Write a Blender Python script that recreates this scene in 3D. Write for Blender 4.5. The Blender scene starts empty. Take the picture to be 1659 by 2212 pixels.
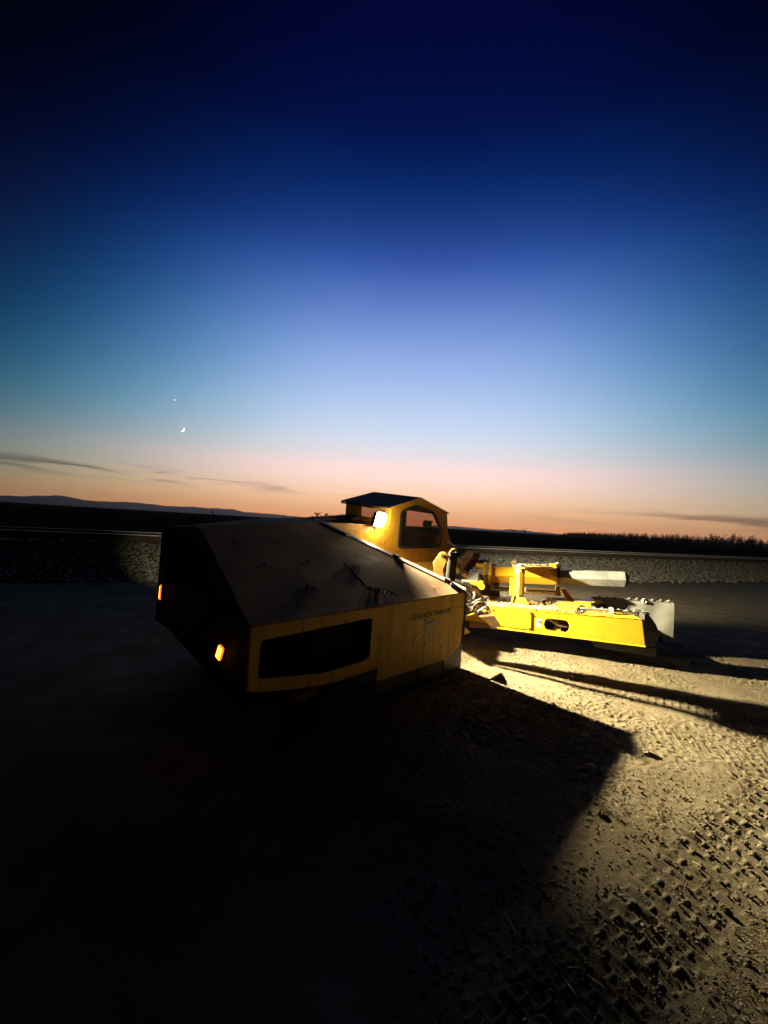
import bpy, bmesh, math, random
import numpy as np
from mathutils import Vector, Matrix
from mathutils.geometry import tessellate_polygon

random.seed(7); rng = np.random.default_rng(11)
S = bpy.context.scene
COL = S.collection
R_ = math.radians

# ------------------------------------------------------------------ camera
cam_d = bpy.data.cameras.new('camera'); cam = bpy.data.objects.new('camera', cam_d); COL.objects.link(cam)
cam_d.sensor_fit = 'HORIZONTAL'; cam_d.sensor_width = 36.0; cam_d.lens = 36.0 * 815 / 1659
cam_d.clip_start = 0.05; cam_d.clip_end = 60000
pit = R_(1.876); rol = math.atan(0.06)
Fv = Vector((0, math.cos(pit), math.sin(pit))); U0 = Vector((0, -math.sin(pit), math.cos(pit))); R0 = Vector((1, 0, 0))
cxv = R0 * math.cos(rol) + U0 * math.sin(rol); cyv = -R0 * math.sin(rol) + U0 * math.cos(rol)
m = Matrix.Identity(4)
for i in range(3):
    m[i][0] = cxv[i]; m[i][1] = cyv[i]; m[i][2] = -Fv[i]
m[2][3] = 1.5
cam.matrix_world = m
S.camera = cam

# ------------------------------------------------------------------ exposure / render
S.view_settings.view_transform = 'Standard'; S.view_settings.look = 'None'
S.view_settings.exposure = 0.0; S.view_settings.gamma = 1.0; S.view_settings.use_curve_mapping = False
S.render.engine = 'CYCLES'
S.cycles.use_denoising = True
S.cycles.max_bounces = 6; S.cycles.transparent_max_bounces = 12; S.cycles.sample_clamp_indirect = 4.0
LAMP_W = 6900.0
HAZE = 4e-5

# ------------------------------------------------------------------ world: dusk sky after sunset, thin cloud streaks low down
def s2l(r, g, b):
    f = lambda c: (c / 255 / 12.92) if c / 255 <= .04045 else ((c / 255 + .055) / 1.055) ** 2.4
    return (f(r), f(g), f(b), 1)
wd = bpy.data.worlds.new('World'); S.world = wd; wd.use_nodes = True
nt = wd.node_tree; N = nt.nodes; L = nt.links
for n in list(N): N.remove(n)
def nd(t, **kw):
    n = N.new(t)
    for k, v in kw.items(): setattr(n, k, v)
    return n
def mth(op, a, b=None, c=None, clamp=False):
    n = N.new('ShaderNodeMath'); n.operation = op; n.use_clamp = clamp
    for i, x in enumerate((a, b, c)):
        if x is None: continue
        if isinstance(x, (int, float)): n.inputs[i].default_value = x
        else: L.new(x, n.inputs[i])
    return n.outputs[0]
tc = nd('ShaderNodeTexCoord'); sp = nd('ShaderNodeSeparateXYZ'); L.new(tc.outputs['Generated'], sp.inputs[0])
X, Y, Z = sp.outputs
el = mth('ARCSINE', Z)                       # elevation, radians
az = mth('ARCTAN2', X, Y)                    # 0 = towards the afterglow, + to the right
az = mth('SUBTRACT', az, 0.08)
ramp = nd('ShaderNodeValToRGB'); cr = ramp.color_ramp; cr.interpolation = 'B_SPLINE'
stops = [(0.0, (284, 160, 92)), (1.5, (288, 180, 108)), (3.2, (290, 198, 148)), (5.2, (282, 212, 182)), (7.5, (262, 220, 210)), (10.3, (226, 216, 218)), (13.7, (198, 214, 234)),
         (19.2, (164, 188, 228)), (24.4, (134, 162, 218)), (28.5, (106, 134, 200)), (32.9, (68, 100, 176)), (36.4, (38, 70, 146)), (40.1, (15, 49, 114)),
         (43, (3, 36, 98)), (46.5, (1, 14, 70)), (54, (1, 3, 46)), (70, (1, 2, 34)), (90, (1, 2, 28))]
el_n = mth('DIVIDE', el, math.pi / 2, clamp=True)
L.new(el_n, ramp.inputs[0])
while len(cr.elements) < len(stops): cr.elements.new(0.5)
for e, (d, c) in zip(cr.elements, stops): e.position = d / 90; e.color = s2l(*c)
# falls off with azimuth away from the glow, faster higher up
az2 = mth('MULTIPLY', mth('POWER', mth('ABSOLUTE', az), 2.9), 1.12)
elp = mth('MAXIMUM', el, 0.0)
def fall(k0, k1): return mth('MAXIMUM', mth('EXPONENT', mth('MULTIPLY', mth('MULTIPLY', az2, mth('MULTIPLY_ADD', elp, k1, k0)), -1.0)), .012)
mixg = nd('ShaderNodeMix', data_type='RGBA', blend_type='MULTIPLY'); mixg.inputs[0].default_value = 1
L.new(ramp.outputs[0], mixg.inputs[6])
cg = nd('ShaderNodeCombineColor'); L.new(fall(.80, 12.5), cg.inputs[0]); L.new(fall(.74, 6.6), cg.inputs[1]); L.new(fall(.82, 4.6), cg.inputs[2])
L.new(cg.outputs[0], mixg.inputs[7])
# streak clouds
cv = nd('ShaderNodeCombineXYZ'); L.new(mth('MULTIPLY', az, 5.0), cv.inputs[0])
L.new(mth('MULTIPLY_ADD', el, 62.0, mth('MULTIPLY', az, 2.2)), cv.inputs[1])
nz = nd('ShaderNodeTexNoise'); nz.inputs['Scale'].default_value = 1.0; nz.inputs['Detail'].default_value = 5; nz.inputs['Roughness'].default_value = .5
nz.inputs['Distortion'].default_value = .5
L.new(cv.outputs[0], nz.inputs['Vector'])
def gauss(x, c, s): 
    d = mth('DIVIDE', mth('SUBTRACT', x, c), s); return mth('EXPONENT', mth('MULTIPLY', mth('MULTIPLY', d, d), -1.0))
bandL = mth('MULTIPLY', gauss(el, R_(4.55), R_(.75)), gauss(az, R_(-36), R_(17)))
bandR = mth('MULTIPLY', mth('MULTIPLY', gauss(el, R_(2.6), R_(.8)), gauss(az, R_(36), R_(14))), .75)
bandO = mth('MULTIPLY', mth('MULTIPLY', gauss(el, R_(4.0), R_(1.4)), gauss(mth('ABSOLUTE', az), R_(120), R_(45))), .7)
band = mth('ADD', mth('ADD', bandL, bandR), bandO)
cl = mth('MULTIPLY', mth('MULTIPLY_ADD', nz.outputs[0], 7.0, -3.25, clamp=True), mth('MULTIPLY', band, 1.5), clamp=True)
cl = mth('MULTIPLY', cl, .8)
mixc = nd('ShaderNodeMix', data_type='RGBA', blend_type='MULTIPLY'); L.new(cl, mixc.inputs[0])
L.new(mixg.outputs[2], mixc.inputs[6]); mixc.inputs[7].default_value = (.30, .27, .30, 1)
bg = nd('ShaderNodeBackground'); L.new(mixc.outputs[2], bg.inputs[0]); bg.inputs[1].default_value = 1.15
wo = nd('ShaderNodeOutputWorld'); L.new(bg.outputs[0], wo.inputs[0])

# ------------------------------------------------------------------ materials
def mat(name, col, rough=.6, metal=0, col2=None, scale=6, detail=6, contrast=(.4, .62), bump=0, bscale=60, spec=.5, wear=None, wscale=9, wthr=.62, streak=None, emit=None, estr=0):
    M = bpy.data.materials.new(name); M.use_nodes = True; t = M.node_tree; n = t.nodes; l = t.links
    b = n['Principled BSDF']; b.inputs['Roughness'].default_value = rough; b.inputs['Metallic'].default_value = metal
    b.inputs['Specular IOR Level'].default_value = spec
    b.inputs['Base Color'].default_value = (*col, 1)
    g = n.new('ShaderNodeNewGeometry')
    out = None
    def noise(sc, det, vec=None, ro=.6):
        q = n.new('ShaderNodeTexNoise'); q.inputs['Scale'].default_value = sc; q.inputs['Detail'].default_value = det; q.inputs['Roughness'].default_value = ro
        l.new(vec or g.outputs['Position'], q.inputs['Vector']); return q.outputs[0]
    def rng_(x, a, c):
        q = n.new('ShaderNodeMapRange'); q.inputs[1].default_value = a; q.inputs[2].default_value = c; l.new(x, q.inputs[0]); return q.outputs[0]
    def mix(f, a, c):
        q = n.new('ShaderNodeMix'); q.data_type = 'RGBA'; l.new(f, q.inputs[0])
        for i, x in ((6, a), (7, c)):
            if isinstance(x, tuple): q.inputs[i].default_value = (*x, 1)
            else: l.new(x, q.inputs[i])
        return q.outputs[2]
    if col2 is not None:
        f = rng_(noise(scale, detail), *contrast); out = mix(f, col, col2)
        r2 = n.new('ShaderNodeMapRange'); r2.inputs[3].default_value = rough * .85; r2.inputs[4].default_value = min(1, rough * 1.2); l.new(f, r2.inputs[0]); l.new(r2.outputs[0], b.inputs['Roughness'])
    if streak is not None:
        mp = n.new('ShaderNodeMapping'); mp.inputs['Scale'].default_value = (14, 14, 1.2); l.new(g.outputs['Position'], mp.inputs[0])
        f = rng_(noise(1.0, 4, mp.outputs[0]), .53, .75); out = mix(f, out or col, streak)
    if wear is not None:
        f = rng_(noise(wscale, 10, ro=.72), wthr, wthr + .06); out = mix(f, out or col, wear)
    if out is not None: l.new(out, b.inputs['Base Color'])
    if bump:
        q = n.new('ShaderNodeBump'); q.inputs['Strength'].default_value = bump; q.inputs['Distance'].default_value = .01
        l.new(noise(bscale, 5), q.inputs['Height']); l.new(q.outputs[0], b.inputs['Normal'])
    if emit: b.inputs['Emission Color'].default_value = (*emit, 1); b.inputs['Emission Strength'].default_value = estr
    return M
YEL = mat('yellow paint', (.62, .32, .022), .42, 0, (.50, .25, .02), 5, 8, (.35, .7), .06, 120, wear=(.16, .085, .03), wscale=14, wthr=.66, streak=(.36, .18, .03))
YELH = mat('clean yellow paint', (.78, .44, .018), .38, 0, (.70, .38, .018), 7, 8, (.35, .7), .05, 150, wear=(.25, .15, .05), wscale=20, wthr=.69)
PANY = mat('dusty yellow paint', (.80, .45, .04), .55, 0, (.64, .35, .04), 7, 10, (.35, .68), .1, 180, wear=(.20, .10, .03), wscale=16, wthr=.67, streak=(.33, .18, .04))
HOOD = mat('dusty brown sheet metal', (.21, .105, .040), .9, .0, (.29, .185, .095), 5, 12, (.36, .68), .12, 90, spec=.12, wear=(.17, .13, .08), wscale=30, wthr=.70)
BROWN = mat('greasy brown steel', (.20, .10, .035), .6, .2, (.08, .05, .03), 7, 8, (.38, .62), .2, 60)
DARK = mat('black painted steel', (.022, .02, .019), .55, 0, (.04, .035, .03), 9, 6, (.4, .7), .1, 90)
MESHB = mat('black screen mesh', (.006, .006, .006), .8, 0, bump=.5, bscale=220, spec=.1)
RUB = mat('black rubber', (.02, .02, .02), .7, 0, (.035, .032, .028), 12, 6, (.4, .7), .15, 80)
BELT = mat('dusty grey rubber belting', (.30, .29, .25), .75, 0, (.20, .20, .175), 5, 10, (.35, .68), .1, 120, wear=(.42, .40, .34), wscale=7, wthr=.62)
STEEL = mat('bare scuffed steel', (.55, .53, .47), .45, .35, (.32, .33, .31), 6, 9, (.38, .6), .06, 140)
GALV = mat('pale worn aluminium trim', (.66, .60, .46), .5, .15, (.34, .29, .2), 14, 8, (.4, .65), .08, 120)
CHROME = mat('hard chrome', (.62, .62, .6), .2, 1.0)
WHITE = mat('pale hose sleeve', (.62, .60, .52), .6, 0, (.42, .38, .30), 25, 6, (.4, .7))
HOSE = mat('black hydraulic hose', (.02, .02, .02), .4, 0)
GREYP = mat('grey primer steel', (.28, .28, .26), .5, .2, (.18, .17, .14), 9, 8, (.4, .65), .1, 90)
DECAL = mat('sticker white', (.55, .52, .45), .5, 0, (.35, .3, .22), 40, 8, (.45, .7))
BLUE = mat('sticker blue', (.05, .12, .40), .5)
INK = mat('black stencil ink', (.03, .02, .01), .6, 0, (.13, .075, .02), 90, 6, (.56, .70))
CUSH = mat('dark seat vinyl', (.03, .03, .03), .6)
DIRT = mat('dry dirt', (.128, .104, .064), .95, 0, (.085, .066, .038), 2.3, 12, (.36, .66), .35, 130, spec=.08)
CHIP = mat('pale hull chips', (.50, .42, .28), .85, 0, (.30, .21, .12), 60, 3, (.35, .65), spec=.2)
STRAW = mat('dry straw and chips', (.30, .24, .14), .9, 0, (.15, .105, .06), 25, 3, (.38, .62), spec=.2)
GRAV = mat('grey ballast stone', (.19, .178, .15), .9, 0, (.085, .08, .068), 7, 5, (.36, .64), .2, 60, spec=.25)
BALB = mat('ballast bed', (.09, .08, .065), .95, 0, (.05, .045, .037), 14, 8, (.4, .65), .8, 40, spec=.2)
RUST = mat('rusty rail steel', (.07, .045, .03), .85, .1, (.045, .03, .02), 8, 8, (.4, .65), .15, 60)
RAILT = mat('polished rail head', (.75, .73, .70), .45, .1)
TIE = mat('old sleeper timber', (.09, .07, .05), .9, 0, (.05, .04, .03), 9, 8, (.4, .65), .4, 50)
HILL = mat('dry hillside', (.17, .14, .11), 1, 0, (.11, .1, .075), .002, 8, (.4, .65), spec=0)
LEAFD = mat('orchard leaf', (.045, .07, .025), .6, 0, (.03, .05, .02), 3, 3)
BARK = mat('orchard bark', (.07, .055, .045), .9)
GREEN = mat('weed green', (.12, .20, .04), .6, 0, (.2, .24, .06), 30, 3)
DRYLF = mat('dead brown leaf', (.13, .09, .05), .8, 0, (.24, .19, .12), 40, 3, (.4, .6))
AMB = mat('amber lens lit', (.8, .25, .02), .3, emit=(1.0, .17, .008), estr=1.6)
AMBL = mat('amber diode lit', (.9, .5, .1), .3, emit=(1.0, .42, .03), estr=9.0)
LENS = mat('lit work lamp lens', (.9, .9, .9), .3, emit=(1.0, .84, .55), estr=200.0)
LENSD = mat('dimmer lamp lens', (.9, .9, .9), .3, emit=(1.0, .84, .55), estr=6.0)
def glass():
    M = bpy.data.materials.new('smoked cab glass'); M.use_nodes = True; t = M.node_tree; n = t.nodes; l = t.links
    n.remove(n['Principled BSDF']); o = n['Material Output']
    tr = n.new('ShaderNodeBsdfTransparent'); tr.inputs[0].default_value = (.90, .82, .78, 1)
    gl = n.new('ShaderNodeBsdfGlossy'); gl.inputs['Roughness'].default_value = .04; gl.inputs[0].default_value = (1, 1, 1, 1)
    df = n.new('ShaderNodeBsdfDiffuse'); df.inputs[0].default_value = (.22, .17, .1, 1)
    fr = n.new('ShaderNodeFresnel'); gg = n.new('ShaderNodeNewGeometry'); io = n.new('ShaderNodeMath'); io.operation = 'MULTIPLY_ADD'; io.inputs[1].default_value = 1 / 1.5 - 1.5; io.inputs[2].default_value = 1.5; l.new(gg.outputs['Backfacing'], io.inputs[0]); l.new(io.outputs[0], fr.inputs[0])
    m1 = n.new('ShaderNodeMixShader'); l.new(fr.outputs[0], m1.inputs[0]); l.new(tr.outputs[0], m1.inputs[1]); l.new(gl.outputs[0], m1.inputs[2])
    m2 = n.new('ShaderNodeMixShader'); m2.inputs[0].default_value = .08; l.new(m1.outputs[0], m2.inputs[1]); l.new(df.outputs[0], m2.inputs[2])
    l.new(m2.outputs[0], o.inputs[0]); return M
GLASS = glass()

# ------------------------------------------------------------------ mesh helpers
def V3(p): return Vector(p)
class MB:
    def __init__(s): s.v = []; s.f = []
    def add(s, vs, fs):
        o = len(s.v); s.v += [tuple(p) for p in vs]; s.f += [tuple(i + o for i in f) for f in fs]; return s
    def hexa(s, b, t):                      # 4 bottom + 4 top points
        return s.add(list(b) + list(t), [(3, 2, 1, 0), (4, 5, 6, 7), (0, 1, 5, 4), (1, 2, 6, 5), (2, 3, 7, 6), (3, 0, 4, 7)])
    def prism(s, poly, ext):                # polygon (3D, simple) pushed along ext
        n = len(poly); e = V3(ext); a = [V3(p) for p in poly]; b = [p + e for p in a]
        tri = tessellate_polygon([a])
        fs = [tuple(t) for t in tri] + [tuple(i + n for i in reversed(t)) for t in tri] + [(i, (i + 1) % n, n + (i + 1) % n, n + i) for i in range(n)]
        return s.add(a + b, fs)
    def tube(s, p0, p1, r0, r1=None, n=12, cap=True, phase=0.0):
        r1 = r0 if r1 is None else r1; p0 = V3(p0); p1 = V3(p1); d = (p1 - p0).normalized()
        a = d.orthogonal().normalized() if abs(d.z) > .95 else d.cross(Vector((0, 0, 1))).normalized(); b = d.cross(a)
        vs = []
        for p, r in ((p0, r0), (p1, r1)):
            for i in range(n):
                t = 2 * math.pi * i / n + phase; vs.append(p + (a * math.cos(t) + b * math.sin(t)) * r)
        fs = [(i, (i + 1) % n, n + (i + 1) % n, n + i) for i in range(n)]
        if cap: fs += [tuple(range(n))[::-1], tuple(range(n, 2 * n))]
        return s.add(vs, fs)
    def path(s, pts, r, n=8):
        pts = [V3(p) for p in pts]; vs = []; fs = []
        for i, p in enumerate(pts):
            d = (pts[min(i + 1, len(pts) - 1)] - pts[max(i - 1, 0)]).normalized()
            a = d.cross(Vector((.13, .2, 1))).normalized(); b = d.cross(a)
            for k in range(n):
                t = 2 * math.pi * k / n; vs.append(p + (a * math.cos(t) + b * math.sin(t)) * r)
        for i in range(len(pts) - 1):
            for k in range(n): fs.append((i * n + k, i * n + (k + 1) % n, (i + 1) * n + (k + 1) % n, (i + 1) * n + k))
        fs += [tuple(range(n))[::-1], tuple(range((len(pts) - 1) * n, len(pts) * n))]
        return s.add(vs, fs)
    def plate(s, outer, holes, ext):        # planar 3D polygon with holes, given thickness
        e = V3(ext); loops = [[V3(p) for p in outer]] + [[V3(p) for p in h] for h in holes]
        flat = [p for lp in loops for p in lp]; n = len(flat)
        tri = tessellate_polygon(loops)
        fs = [tuple(t) for t in tri] + [tuple(i + n for i in reversed(t)) for t in tri]
        o = 0
        for lp in loops:
            k = len(lp); fs += [(o + i, o + (i + 1) % k, n + o + (i + 1) % k, n + o + i) for i in range(k)]; o += k
        return s.add(flat + [p + e for p in flat], fs)
    def ring(s, outer, inner, ext): return s.plate(outer, [inner], ext)
def smooth_path(pts, k=6):
    pts = [V3(p) for p in pts]; P = [pts[0]] + pts + [pts[-1]]; out = []
    for i in range(1, len(P) - 2):
        for j in range(k):
            t = j / k; a, b, c, d = P[i - 1], P[i], P[i + 1], P[i + 2]
            out.append(.5 * ((2 * b) + (-a + c) * t + (2 * a - 5 * b + 4 * c - d) * t * t + (-a + 3 * b - 3 * c + d) * t ** 3))
    return out + [pts[-1]]
ORIG = {}
def link(name, me, parent=None, org=None):
    o = bpy.data.objects.new(name, me); COL.objects.link(o)
    if parent is not None: o.parent = parent; ORIG[o.name] = ORIG[parent.name]
    else:
        ORIG[o.name] = Vector(org or (0, 0, 0)); o.location = ORIG[o.name]
    return o
def build(mb, name, material, parent=None, org=None, smooth=False, bevel=0, recalc=True, segs=2):
    base = ORIG[parent.name] if parent is not None else Vector(org or (0, 0, 0))
    me = bpy.data.meshes.new(name); me.from_pydata([tuple(V3(p) - base) for p in mb.v], [], mb.f)
    if recalc:
        bm = bmesh.new(); bm.from_mesh(me); bmesh.ops.recalc_face_normals(bm, faces=bm.faces); bm.to_mesh(me); bm.free()
    me.materials.append(material)
    if smooth:
        me.polygons.foreach_set('use_smooth', [True] * len(me.polygons))
        try: me.set_sharp_from_angle(angle=R_(38))
        except Exception: pass
    o = link(name, me, parent, base)
    if bevel:
        b = o.modifiers.new('bevel', 'BEVEL'); b.width = bevel; b.segments = segs; b.limit_method = 'ANGLE'; b.angle_limit = R_(35)
    return o
def np_mesh(name, vs, fs, material, parent=None, org=None, smooth=False, mats=None, midx=None):
    base = np.array(ORIG[parent.name] if parent is not None else (org or (0, 0, 0)), dtype=np.float32)
    vs = np.asarray(vs, dtype=np.float32) - base; fs = np.asarray(fs, dtype=np.int32); k = fs.shape[1]
    me = bpy.data.meshes.new(name); me.vertices.add(len(vs)); me.vertices.foreach_set('co', vs.ravel())
    me.loops.add(fs.size); me.loops.foreach_set('vertex_index', fs.ravel())
    me.polygons.add(len(fs)); me.polygons.foreach_set('loop_start', np.arange(0, fs.size, k, dtype=np.int32))
    try: me.polygons.foreach_set('loop_total', np.full(len(fs), k, dtype=np.int32))
    except Exception: pass
    if smooth: me.polygons.foreach_set('use_smooth', np.ones(len(fs), dtype=bool))
    me.update(calc_edges=True); me.validate()
    me.materials.append(material)
    return link(name, me, parent, tuple(float(x) for x in base))
def tag(o, label=None, cat=None, group=None, kind=None):
    if label: o['label'] = label
    if cat: o['category'] = cat
    if group: o['group'] = group
    if kind: o['kind'] = kind
    return o
def empty(name, loc):
    o = bpy.data.objects.new(name, None); COL.objects.link(o); o.location = loc; o.empty_display_size = .2; ORIG[o.name] = Vector(loc); return o
def bez_round(poly, r=.03, k=4):           # round the corners of a 2D polygon
    out = []; n = len(poly)
    for i in range(n):
        p = Vector(poly[i]); a = Vector(poly[i - 1]); b = Vector(poly[(i + 1) % n])
        da = (a - p); db = (b - p); ra = min(r, da.length * .45); rb = min(r, db.length * .45)
        p0 = p + da.normalized() * ra; p1 = p + db.normalized() * rb
        for j in range(k + 1):
            t = j / k; out.append(tuple((1 - t) ** 2 * p0 + 2 * t * (1 - t) * p + t * t * p1))
    return out
# value noise
def vnoise(x, y, s, seed):
    r = np.random.default_rng(seed); T = r.random((256, 256)).astype(np.float32)
    u = x / s + 37.3; v = y / s + 11.7; i = np.floor(u).astype(int); j = np.floor(v).astype(int); fu = u - i; fv = v - j
    fu = fu * fu * (3 - 2 * fu); fv = fv * fv * (3 - 2 * fv); i &= 255; j &= 255; i1 = (i + 1) & 255; j1 = (j + 1) & 255
    return (T[i, j] * (1 - fu) + T[i1, j] * fu) * (1 - fv) + (T[i, j1] * (1 - fu) + T[i1, j1] * fu) * fv - .5

# machine frame: u along the machine, v across it (away), w up; it stands a little tilted
ua = R_(44.4); UD = Vector((math.sin(ua), math.cos(ua), 0)); VD = Vector((-math.cos(ua), math.sin(ua), 0)); MO = Vector((-.778, 2.337, 0))
def M3(u, v, w): return MO + UD * u + VD * v + Vector((0, 0, w + .1 * v))
# shaker head frame
HDd = Vector((.956, -.295, 0)); HB = Vector((.295, .956, 0)); HO = Vector((1.555, 5.02, 0))
def H3(x, y, z): return HO + HDd * x + HB * y + Vector((0, 0, z))
def HS(x, y, z): return H3(x, y, z + .06 * x)

# ================================================================== GROUND
def axis(lo, hi, step0, step1, outer_lo, outer_hi):
    a = [lo]; 
    while a[-1] < hi: a.append(a[-1] + step0 + (step1 - step0) * (a[-1] - lo) / (hi - lo))
    b = []; d = step0 * 2; x = lo
    while x > outer_lo: x -= d; d *= 1.22; b.append(x)
    c = []; d = step1 * 2; x = a[-1]
    while x < outer_hi: x += d; d *= 1.22; c.append(x)
    return np.array(b[::-1] + a + c, dtype=np.float64)
def ground():
    xs = axis(.1, 5.2, .0075, .010, -9000, 9000); ys = axis(1.0, 5.7, .006, .012, -3000, 14000)
    gx, gy = np.meshgrid(xs, ys)
    z = vnoise(gx, gy, .9, 1) * .03 + vnoise(gx, gy, .31, 2) * .018
    near = np.exp(-((np.maximum(0, np.maximum(.0 - gx, gx - 5.4)) + np.maximum(0, gy - 6.0)) ** 2) * 4)
    z = z * np.where(np.hypot(gx, gy) < 40, 1, 0)
    rough = .35 + 1.3 * np.clip(vnoise(gx, gy, .55, 8) + .5, 0, 1)
    wm = np.clip((gy - 1.7) / 1.3, 0, 1)
    fine = vnoise(gx, gy, .09, 3) * .004 + vnoise(gx, gy, .036, 4) * (.002 + .003 * wm) + vnoise(gx, gy, .018, 5) * (.003 + .005 * wm)
    clod = np.maximum(0, vnoise(gx, gy, .024, 6) - .34 + .08 * wm) * .05
    # tyre tread prints pressed into the dirt
    def tread(px, py, ang, half, pitch, blen, depth, wob):
        ca, sa = math.cos(ang), math.sin(ang)
        s = (gx - px) * ca + (gy - py) * sa; q = -(gx - px) * sa + (gy - py) * ca
        q = q + wob * vnoise(s, s * 0, .8, 21); s = s + .02 * vnoise(s, q, .3, 22)
        mask = 1 / (1 + np.exp((np.abs(q) - half) / .012)) * np.clip(1.2 * (vnoise(gx, gy, .33, 23) + .42) + .45, 0, 1)
        row = np.floor(s / pitch); qq = s / pitch - row; col = q / blen + .5 * (row % 2) + .12 * vnoise(row * 1.7, row * 0, 1.0, 27); ci = np.floor(col); ss = col - ci
        bk = vnoise(row * 3.1, ci * 2.7, 1.0, 24) + .5      # each block pressed in its own way
        e1 = np.clip((np.minimum(ss, 1 - ss) * blen - .003 + .008 * vnoise(s, q, .05, 26)) / .008, 0, 1); e2 = np.clip((np.minimum(qq, 1 - qq) * pitch - .002 + .010 * vnoise(s, q, .06, 25)) / .008, 0, 1)
        block = e1 * e2 * (.25 + .8 * (1 - ss) + .35 * (1 - qq)) * depth * (.6 + .7 * bk)
        return mask, -block + .3 * depth
    z2 = np.zeros_like(z); tm = np.zeros_like(z)
    for a in ((1.62, 1.80, R_(31), .15, .056, .098, .017, .03), (1.86, 1.42, R_(33), .10, .056, .098, .015, .05), (2.35, 3.9, R_(-38), .15, .06, .11, .008, .05), (2.9, 2.7, R_(-25), .13, .055, .09, .007, .06)):
        mk, h = tread(*a); z2 += mk * h; tm = np.maximum(tm, mk * min(1, a[6] / .016))
    z = z + near * ((fine + clod) * rough * (1 - .95 * tm) + z2)
    # rail bank rises over there; keep the sheet just under it
    nx, ny = len(xs), len(ys)
    vs = np.stack([gx.ravel(), gy.ravel(), z.ravel()], 1)
    i = np.arange(nx * ny).reshape(ny, nx); fs = np.stack([i[:-1, :-1].ravel(), i[:-1, 1:].ravel(), i[1:, 1:].ravel(), i[1:, :-1].ravel()], 1)
    return tag(np_mesh('ground', vs, fs, DIRT, smooth=True), 'dry trampled dirt yard with tyre tread prints under the machine', kind='structure')
ground()

# ================================================================== RAIL BANK
RD = Vector((1, .40, 0)).normalized(); RN = Vector((RD.y, -RD.x, 0)); RP = Vector((0, 12.55, 0))   # RN points towards the camera
def bank_z(q, s=0): # q = distance from near rail towards the camera
    return np.interp(q, [-6.0, -3.6, -2.4, .25, 2.35, 2.8], [-.1, .0, .60, .60, .02, -.10])
def R3(s, q, z): return RP + RD * s + RN * q + Vector((0, 0, z))
qs = np.array([-6, -4.6, -3.6, -3, -2.4, -1.5, -.7, 0, .25, .6, 1.1, 1.4, 1.7, 2.0, 2.35, 2.8]); ss = np.concatenate([np.linspace(-60, -15, 30)[:-1], np.linspace(-15, 40, 180)[:-1], np.linspace(40, 300, 60)])
vs = []; 
for s_ in ss:
    for q_ in qs:
        w = float(vnoise(np.array([s_]), np.array([q_]), 1.1, 31)[0]) * .06 if -2.5 > q_ or q_ > .3 else 0
        vs.append(tuple(R3(s_, q_, float(bank_z(q_)) + w)))
nq = len(qs); i = np.arange(len(ss) * nq).reshape(len(ss), nq)
fs = np.stack([i[:-1, :-1].ravel(), i[:-1, 1:].ravel(), i[1:, 1:].ravel(), i[1:, :-1].ravel()], 1)
tag(np_mesh('gravel_bank', vs, fs, BALB, smooth=True), 'gravel embankment that carries the railway track', kind='structure')
# ballast stones
ico = bmesh.new(); bmesh.ops.create_icosphere(ico, subdivisions=1, radius=1); iv = np.array([v.co[:] for v in ico.verts]); ifc = np.array([[v.index for v in f.verts] for f in ico.faces]); ico.free()
def stones(name, centers, sizes, material, squash=.7, **kw):
    n = len(centers); c = np.asarray(centers)[:, None, :]; r = np.asarray(sizes)[:, None, None]
    jit = 1 + (rng.random((n, 12, 1)) - .5) * .75
    a = rng.random(n) * 6.28; ca, sa = np.cos(a), np.sin(a); st = np.stack([1 + rng.random(n) * .5, .7 + rng.random(n) * .4, squash * (.7 + .6 * rng.random(n))], 1)[:, None, :]
    p = iv[None] * jit * st
    tl = (rng.random(n) - .5) * 1.6; ct, sn = np.cos(tl)[:, None], np.sin(tl)[:, None]
    y = p[:, :, 1] * ct - p[:, :, 2] * sn; z = p[:, :, 1] * sn + p[:, :, 2] * ct; x = p[:, :, 0]
    p = np.stack([x * ca[:, None] - y * sa[:, None], x * sa[:, None] + y * ca[:, None], z], 2) * r + c
    f = (ifc[None] + (np.arange(n) * 12)[:, None, None]).reshape(-1, 3)
    return np_mesh(name, p.reshape(-1, 3), f, material, **kw)
n = 26000
s_ = rng.random(n) ** .9 * 34 - 9; q_ = .10 + rng.random(n) * 2.4
q_[:1500] = 2.2 + np.abs(rng.normal(0, .25, 1500))
zb = np.maximum(bank_z(q_), 0)
c = np.stack([RP.x + RD.x * s_ + RN.x * q_, RP.y + RD.y * s_ + RN.y * q_, zb + .015 + rng.random(n) * .02], 1)
tag(stones('ballast', c, .024 + .03 * rng.random(n) ** 1.5, GRAV), 'loose grey ballast stones on the railway bank', kind='stuff')
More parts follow.
